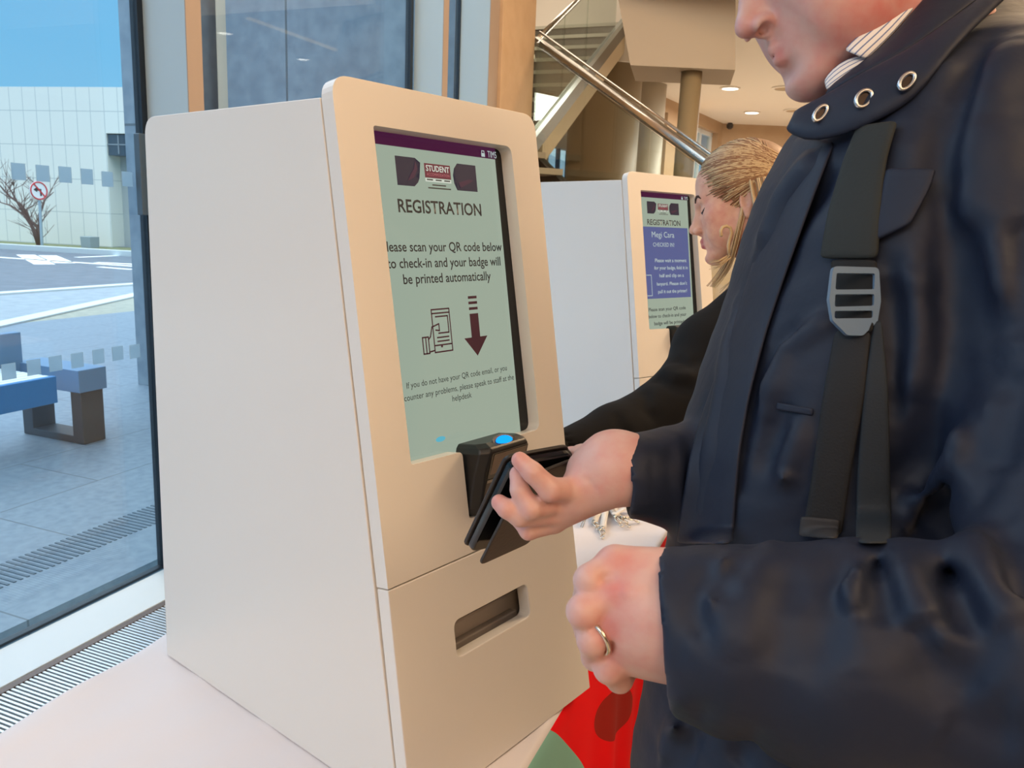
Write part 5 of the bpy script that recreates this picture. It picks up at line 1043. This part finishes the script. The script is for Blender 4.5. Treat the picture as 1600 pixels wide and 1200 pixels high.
for px, py, t, sq in ((1282, 177, .717, .55), (1350, 154, .690, .8), (1417, 127, .671, .65)):
    c = W(px, py, t); d = EYEP - c; d /= np.linalg.norm(d); rx = M @ np.array([.62, -.78, 0]); ry = np.cross(d, rx); rx = rx / np.linalg.norm(rx); bm = bmesh.new()
    tube(bm, [c + d * .002 + rx * .0082 * math.cos(a) + ry * .0082 * sq * math.sin(a) for a in np.linspace(0, 2 * math.pi, 25)[:-1]], .0019, 8, True); e = adopt(man, obj('snap_ring', bm, eye_m, smooth=True))
    bm = bmesh.new(); prism(bm, [(math.cos(a), math.sin(a)) for a in np.linspace(0, 2 * math.pi, 25)[:-1]], lambda u, v, h: c + d * h + rx * .007 * u + ry * .007 * sq * v, -.003, .001); adopt(man, obj('snap_centre', bm, mat('snap_dark', (52, 42, 38), 0.3, 0.6)))
def strip(name, Lp, Rp, lift, thick, m, root, cols=4, dens=6):
    rows = []
    def dense(L):
        out = []
        for (x0, y0), (x1, y1) in zip(L, L[1:]):
            for k in range(dens): out.append((x0 + (x1 - x0) * k / dens, y0 + (y1 - y0) * k / dens))
        return out + [L[-1]]
    for a, b in zip(dense(Lp), dense(Rp)):
        r = []
        for k in range(cols):
            s = k / (cols - 1); p = hit(BASE, a[0] * (1 - s) + b[0] * s, a[1] * (1 - s) + b[1] * s)
            if p is None: return None
            d = EYEP - p; d /= np.linalg.norm(d); r.append(p + d * lift)
        rows.append(r)
    R = np.array(rows)
    for _ in range(2): R[1:-1] = (R[:-2] + 2 * R[1:-1] + R[2:]) / 4
    return ribbon(name, list(R), m, thick, root, 1)
fl = strip('pocket_flap', [(1383, 262), (1368, 318), (1354, 384)], [(1464, 264), (1456, 292), (1424, 350)], .007, .004, navy_m, man); fl['label'] = 'slanted navy chest pocket flap'
pk = strip('front_placket', [(1243, 212), (1205, 300), (1178, 400), (1148, 500), (1112, 600), (1078, 700), (1062, 800), (1056, 850)], [(1306, 220), (1268, 320), (1228, 430), (1198, 520), (1172, 620), (1157, 710), (1150, 800), (1146, 850)], .0035, .004, navy_m, man)
strip('pocket_welt', [(1214, 628), (1272, 638)], [(1212, 640), (1271, 650)], .002, .003, navy_m, man)
# trousers and shoes
fwd = M @ np.array([-1.0, 0, 0]); fwd[2] = 0; fwd /= np.linalg.norm(fwd); lft = np.array([-fwd[1], fwd[0], 0]); hip = W(1400, 1100, .83); hip[2] = 0.9
TR = Sdf()
for s in (-1, 1):
    h_ = hip + lft * .095 * s; kn_ = hip + lft * .10 * s + fwd * .02; kn_[2] = .5; an = hip + lft * .10 * s - fwd * .02; an[2] = .075; TR.chain([h_, kn_, an], [.098, .078, .068], .03)
TR.ell(hip + np.array([0, 0, -.02]), (.13, .17, .12), np.stack([fwd, lft, [0, 0, 1]], 1), .04); adopt(man, sdf_obj('trousers', TR, hip - np.array([.4, .4, .95]), hip + np.array([.4, .4, .2]), .009, mat('dark_trousers', (34, 38, 48), 0.8)))
for s in (-1, 1):
    S_ = Sdf(); c = hip + lft * .10 * s; c[2] = 0.0; S_.chain([c - fwd * .06 + np.array([0, 0, .05]), c + fwd * .06 + np.array([0, 0, .045]), c + fwd * .15 + np.array([0, 0, .035])], [.05, .046, .04], .02); S_.lim(lambda P: 0.004 - P[:, 2]); adopt(man, sdf_obj('shoe', S_, c - np.array([.3, .3, .02]), c + np.array([.3, .3, .15]), .007, mat('shoe_black', (26, 26, 28), 0.35)))
# ring on the left hand
d = fing[2][1] - fing[2][0]; d /= np.linalg.norm(d); c = fing[2][0] * .18 + fing[2][1] * .82; u_ = np.cross(d, M @ np.array([0, 0, 1.0])); u_ /= np.linalg.norm(u_); v_ = np.cross(d, u_); bm = bmesh.new()
tube(bm, [c + (u_ * math.cos(a) + v_ * math.sin(a)) * 0.0126 for a in np.linspace(0, 2 * math.pi, 41)[:-1]], .0017, 8, True); rg = adopt(man, obj('wedding_ring', bm, mat('ring_metal', (216, 208, 192), 0.18, 1.0), smooth=True)); rg['label'] = 'silver ring on the left ring finger'
hr = Sdf(); T = TM; scm = np.linalg.norm(RmM[:, 0]); hr.ell(TM(-.02, 0, .052), np.array((.104, .082, .092)) * scm, RmM / scm); cpt = TM(.03, 0, .06); hn = RmM @ np.array([.75, 0, -.66]); hn /= np.linalg.norm(hn); hr.lim(lambda P: (P - cpt) @ hn); adopt(man, sdf_obj('hair', hr, cpt - .2, cpt + .2, .005, mat('short_dark_hair', (64, 52, 44), 0.6, bump=(220, .8, .003))))
# bag strap with its ladder buckle
bag = thing('bag_strap', 'dark green bag strap with blue-grey ladder buckle worn down the navy jacket front', 'strap', W(1335, 470, .62))
olive = mat('olive_strap', (34, 38, 37), 0.8, bump=(300, .3, .001)); webb = mat('black_webbing', (15, 17, 22), 0.75, bump=(500, .4, .0008)); teal_w = mat('slate_webbing', (25, 33, 41), 0.75, bump=(500, .4, .0008)); buck = mat('buckle_plastic', (104, 126, 148), 0.35)
strip('shoulder_pad', [(1338, 198), (1316, 250), (1292, 330), (1279, 405)], [(1404, 188), (1386, 250), (1378, 330), (1373, 405)], .008, .006, olive, bag)
strip('webbing', [(1296, 405), (1304, 470), (1308, 520)], [(1372, 405), (1370, 470), (1364, 520)], .008, .003, mat('strap_black', (10, 10, 12), .8), bag)
strip('webbing', [(1304, 515), (1284, 620), (1268, 740), (1252, 838)], [(1362, 515), (1352, 620), (1330, 740), (1316, 838)], .007, .003, webb, bag)
strip('webbing', [(1366, 500), (1350, 600), (1338, 740), (1336, 850)], [(1378, 500), (1388, 600), (1392, 740), (1394, 850)], .006, .003, teal_w, bag)
strip('webbing_end', [(1250, 806), (1247, 838)], [(1314, 812), (1310, 842)], .011, .003, mat('webbing_brown', (44, 42, 44), .7), bag)
bc = hit(BASE, 1333, 470); bc = bc + (EYEP - bc) / np.linalg.norm(EYEP - bc) * .019; bx = M @ np.array([.999, .02, .05]); by = M @ np.array([.0, 1.0, .0]); bz = np.cross(bx, by); bz = bz if bz @ (EYEP - bc) > 0 else -bz
mpx = np.linalg.norm(bc - EYEP) / FPX * .98
bf = lambda u, v, h: bc + bx * (u - 1333) * mpx + by * (v - 470) * mpx + bz * h
bm = bmesh.new(); slab(bm, rpoly([(1301, 421), (1369, 421), (1372, 470), (1367, 500), (1345, 521), (1322, 521), (1300, 500), (1295, 470)], 8), [rpoly([(1306, 431), (1363, 430), (1362, 453), (1304, 455)], 3), rpoly([(1304, 462), (1362, 460), (1361, 477), (1303, 480)], 3), rpoly([(1303, 486), (1360, 484), (1359, 495), (1303, 497)], 3)], bf, -.002, .003)
bk_ = adopt(bag, obj('buckle', bm, buck, bevel=.0016, seg=3)); bk_['label'] = 'blue-grey plastic ladder buckle'
# ------------------------------------------------------------------ the woman
wom = thing('person', 'blonde woman in a black coat leaning toward the further kiosk', 'person', W(1230, 700, 1.8) * np.array([1, 1, 0]))
skin_w = skin_mat('skin_woman', (222, 172, 146), (188, 92, 88)); BW = Sdf(); RmW, orgW = head_frame((1077, 362), 1.75, 9, -20, 0, 0.95); TW = build_head(BW, RmW, orgW, True)
nbW = W(1212, 470, 1.80); BW.cap(TW(-.03, 0, -.06), nbW, .045, .05, .03); plW = W(1235, 900, 1.82); BW.cap(nbW, plW, .06, .09, .03)
wsh, wel, wwr = W(1168, 500, 1.64), W(1066, 628, 1.56), W(868, 718, 1.42); BW.cap(nbW, wsh, .05, .045, .03); BW.chain([wsh, wel, wwr, W(836, 735, 1.39), W(815, 748, 1.375)], [.042, .036, .026, .030, .024], .02)
for k, (x, y) in enumerate(((786, 752), (784, 764), (788, 776), (796, 786))):
    b0 = W(812, 744 + k * 6, 1.375 + k * .004); b1 = W(x, y, 1.36); b2 = W(x - 6, y + 16, 1.355); S_ = Sdf(); S_.chain([b0, b1, b2], [.0095, .008, .007], .004); BW.u(lambda P, S_=S_: S_.ev(P, False), b1, .06, .005)
BW.cap(W(832, 748, 1.37), W(806, 772, 1.35), .012, .008, .01)
lipW = hand_tone([TW(.0945, s * .008, z) for s in (-1, 0, 1) for z in (-.064, -.075)], .0085); chW = hand_tone([TW(.05, s * .055, -.03) for s in (-1, 1)], .03)
lw0 = np.min([orgW - .2, plW - .15, wwr - .15], 0); hw0 = np.max([orgW + .2, plW + .15, wsh + .1], 0); adopt(wom, sdf_obj('body', BW, lw0, hw0, .0026, skin_w, pad=.012, tone=lambda V: lipW(V) * 1.3 + chW(V) * .3))
black_c = navy('black_wool', (15, 15, 17), 0.9, 40, .2)
CT = Sdf(); CT.u(loft([(425, 1180, 1262, 1.80, .06), (450, 1150, 1300, 1.80, .11), (490, 1118, 1335, 1.79, .185), (600, 1100, 1345, 1.79, .19), (760, 1110, 1335, 1.80, .17), (900, 1105, 1345, 1.81, .18), (1300, 1095, 1370, 1.82, .20)]), W(1230, 800, 1.8), .8, 0)
WS = sleeve([W(866, 719, 1.42), W(960, 678, 1.49), W(1040, 640, 1.55), W(1075, 612, 1.57)], [.044, .053, .060, .062], W(868, 718, 1.42), (-.9, .4, -.15), .038); CT.u(WS, W(970, 680, 1.5), .22, .02)
CT.chain([W(1075, 618, 1.57), W(1108, 545, 1.62), W(1172, 492, 1.66)], [.064, .068, .072], .03); CB = Sdf(); CB.ops = list(CT.ops)
for pts, w_, am in (([(1035, 576), (1060, 588), (1090, 590)], .012, -.012), ([(1018, 592), (1050, 602), (1090, 606)], .012, .010), ([(1050, 560), (1080, 570), (1100, 560)], .010, .008), ([(1005, 605), (1010, 640), (1030, 660)], .012, .008), ([(960, 640), (970, 670), (985, 690)], .010, .005)):
    h3 = [hit(CB, x, y, .9) for x, y in pts]; h3 = [p for p in h3 if p is not None]
    if len(h3) > 1: CT.crease(h3, w_, am)
cl0 = np.min([wwr - .1, W(1100, 1400, 1.6)], 0) - .1; ch0 = np.max([W(1380, 420, 2.05), W(1120, 420, 1.6)], 0) + .1; cl0[2] = .1; CT.lim(lambda P: 0.55 - P[:, 2]); adopt(wom, sdf_obj('coat', CT, cl0, ch0, .006, black_c, pad=.014))
hipw = plW.copy(); hipw[2] = .8; TR2 = Sdf(); fw2 = -lft * 0 + fwd
for s in (-1, 1):
    h_ = hipw + lft * .085 * s; a1_ = h_.copy(); a1_[2] = .45; a2_ = h_.copy(); a2_[2] = .07; TR2.chain([h_, a1_, a2_], [.09, .068, .055], .03)
adopt(wom, sdf_obj('trousers', TR2, hipw - np.array([.35, .35, .85]), hipw + np.array([.35, .35, .2]), .011, mat('black_trousers', (20, 20, 22), .8)))
for s in (-1, 1):
    S_ = Sdf(); c = hipw + lft * .085 * s; c[2] = 0; S_.chain([c - fwd * .05 + np.array([0, 0, .045]), c + fwd * .14 + np.array([0, 0, .032])], [.044, .034], .02); S_.lim(lambda P: 0.004 - P[:, 2]); adopt(wom, sdf_obj('shoe', S_, c - np.array([.25, .25, .02]), c + np.array([.25, .25, .12]), .008, MATS['shoe_black']))
# hair swept back over the ear, one lock falling in front of the shoulder
HW = Sdf(); scw = np.linalg.norm(RmW[:, 0]); RW = RmW / scw; HW.ell(TW(-.014, 0, .048), np.array((.1075, .0855, .096)) * scw, RW); c0 = TW(.0, 0, 0); hn2 = RmW @ np.array([.79, 0, -.61]); hn2 /= np.linalg.norm(hn2); HW.lim(lambda P: (P - c0) @ hn2 - .0105)
HW.cap(TW(-.070, 0, .0), TW(-.085, 0, -.10), .055, .055, .03); HW.cap(TW(-.085, 0, -.10), TW(-.085, 0, -.24), .055, .04, .03)
for s in (-1, 1):
    HW.chain([TW(-.040, s * .070, .03), TW(-.044, s * .082, -.04), TW(-.034, s * .080, -.085), TW(-.006, s * .074, -.125), TW(.012, s * .070, -.165)], [.014, .015, .015, .014, .008], .012)
hair_m = mat('blonde_hair', (152, 112, 74), 0.45, noise=(60, (130, 94, 60), 3)); strand_m = mat('pale_blonde_strand', (208, 178, 134), 0.4); brown_m = mat('brown_strand', (146, 104, 68), 0.45)
hair = adopt(wom, sdf_obj('hair', HW, orgW - .42, orgW + .3, .0032, hair_m)); hair['label'] = 'blonde hair swept behind the ear'
R = random.Random(3); bmA, bmB = bmesh.new(), bmesh.new()
def onhead(x, y, z, off=.001):
    c = np.array((-.014, 0, .048)); r = np.array((.1075, .0855, .096)); v = np.array((x, y, z)) - c; return c + v / np.sqrt(((v / r) ** 2).sum()) * (1 + off / .09)
for i in range(950):
    s = 1 if i % 4 else -1; u = R.random(); z0 = -.012 + u * .152; x0 = (.0105 + .61 * z0) / .79 - .002 - R.random() ** 1.5 * (.10 + .06 * u); fr = R.random(); w_ = max(0.04, 1 - ((z0 - .048) / .0965) ** 2)
    y0 = s * .0855 * math.sqrt(w_) * (0.15 + .85 * fr ** .6); p = []; x1, z1, y1 = -.095 - .02 * fr, .01 + .04 * u, s * (.045 - .02 * fr)
    for k in range(9):
        q = k / 8; x = x0 + (x1 - x0) * q; z = z0 + (z1 - z0) * q + .012 * math.sin(q * math.pi); y = y0 + (y1 - y0) * q + s * .03 * math.sin(q * math.pi)
        p.append(TW(*onhead(x, y, z, .0004 + .0020 * (i % 4) / 3)))
    tube(bmA if R.random() < .45 else bmB, p, [.0006 + .0009 * math.sin(math.pi * min(1, .1 + k / 9)) for k in range(9)], 5)
for i in range(110):
    s = 1 if i % 3 else -1; o1, o2 = R.uniform(-.02, .02), R.uniform(-.014, .014); p = [TW(x + o1 * w_, s * (y + .004) + s * abs(o2) * w_ * .6, z + o2 * .3) for x, y, z, w_ in ((-.045, .084, .03, 1), (-.046, .098, -.01, 1), (-.044, .101, -.045, .9), (-.034, .098, -.085, .8), (-.006, .088, -.125, .8), (.018 + o1 * .3, .076, -.170, .9), (.034 + o1, .066, -.200 + o2, 1))]
    tube(bmA if R.random() < .7 else bmB, p, [.0016, .0018, .0018, .0017, .0015, .0012, .0006], 5)
# the curl in front of the ear and the pale lock falling to the shoulder
tube(bmA, [W(x, y, 1.632 + .002 * k) for k, (x, y) in enumerate(((1127, 369), (1126, 361), (1129, 355), (1135, 353), (1141, 356), (1143, 364), (1140, 374), (1138, 384), (1139, 396)))], .0034, 8)
LOCK = np.array([(1160, 322), (1157, 340), (1152, 360), (1147, 380), (1141, 400), (1133, 418), (1122, 434), (1110, 448)], float)
for i in range(60):
    o = R.gauss(0, 1); cut_ = R.choice((5, 6, 7, 8, 8)); sw = R.uniform(-1, 1); t_ = 1.655 + R.uniform(-.02, .02)
    pts = [W(x + o * (1.8 + .25 * k) + sw * k * .5, y + .6 * o, t_ + .006 * k) for k, (x, y) in enumerate(LOCK[:cut_])]
    rr0 = [.0015 * (1 - .75 * (k / (len(pts) - 1)) ** 2) for k in range(len(pts))]; tube(bmA if R.random() < .72 else bmB, pts, rr0, 5)
for i in range(16):
    a0, b0 = R.uniform(-4, 4), R.uniform(-3, 3); tube(bmA, [W(1139 + a0, 402 + b0, 1.645), W(1126 + a0, 412 + b0 * 2, 1.65), W(1114 + a0 * 2, 415 + b0 * 3, 1.655)], [.0009, .0008, .0004], 4)
adopt(wom, obj('hair_strands', bmA, strand_m, smooth=True)); adopt(wom, obj('hair_strands', bmB, brown_m, smooth=True))
FW = RmW[:, 0]; LWv = RmW[:, 1]
for s in (-1, 1):
    bm = bmesh.new(); tube(bm, [snap(BW, TW(.08, s * y, z), FW + LWv * s * .5) for y, z in ((.011, .024), (.020, .0305), (.029, .0345), (.038, .0335), (.046, .0265))], [.0016, .0032, .0034, .0026, .001], 8); adopt(wom, obj('eyebrow', bm, mat('brow_brown', (66, 46, 36), .8), smooth=True))
    bm = bmesh.new(); tube(bm, [snap(BW, TW(.07, s * y, z), FW + LWv * s * .6) for y, z in ((.018, -.001), (.025, -.0035), (.033, -.004), (.041, -.001), (.047, .004))], [.0008, .0018, .0022, .002, .0008], 6); adopt(wom, obj('eyelash', bm, mat('lash_black', (26, 20, 20), .6), smooth=True))
    bm = bmesh.new(); bmesh.ops.create_uvsphere(bm, u_segments=16, v_segments=10, radius=.0128 * scw)
    for v in bm.verts: v.co = Vector(TW(.0760, s * .0315, -.0012)) + v.co
    adopt(wom, obj('eye', bm, mat('eye_dark', (60, 52, 52), .15), smooth=True))
for s in (-1, 1):
    bm = bmesh.new(); tube(bm, [TM(.0915, s * .010, .024), TM(.088, s * .024, .0315), TM(.075, s * .043, .029)], [.003, .004, .0015], 8); adopt(man, obj('eyebrow', bm, mat('brow_grey', (88, 72, 62), .8), smooth=True))
    bm = bmesh.new(); bmesh.ops.create_uvsphere(bm, u_segments=16, v_segments=10, radius=.0128 * scm)
    for v in bm.verts: v.co = Vector(TM(.0762, s * .0315, -.001)) + v.co
    adopt(man, obj('eye', bm, MATS['eye_dark'], smooth=True))
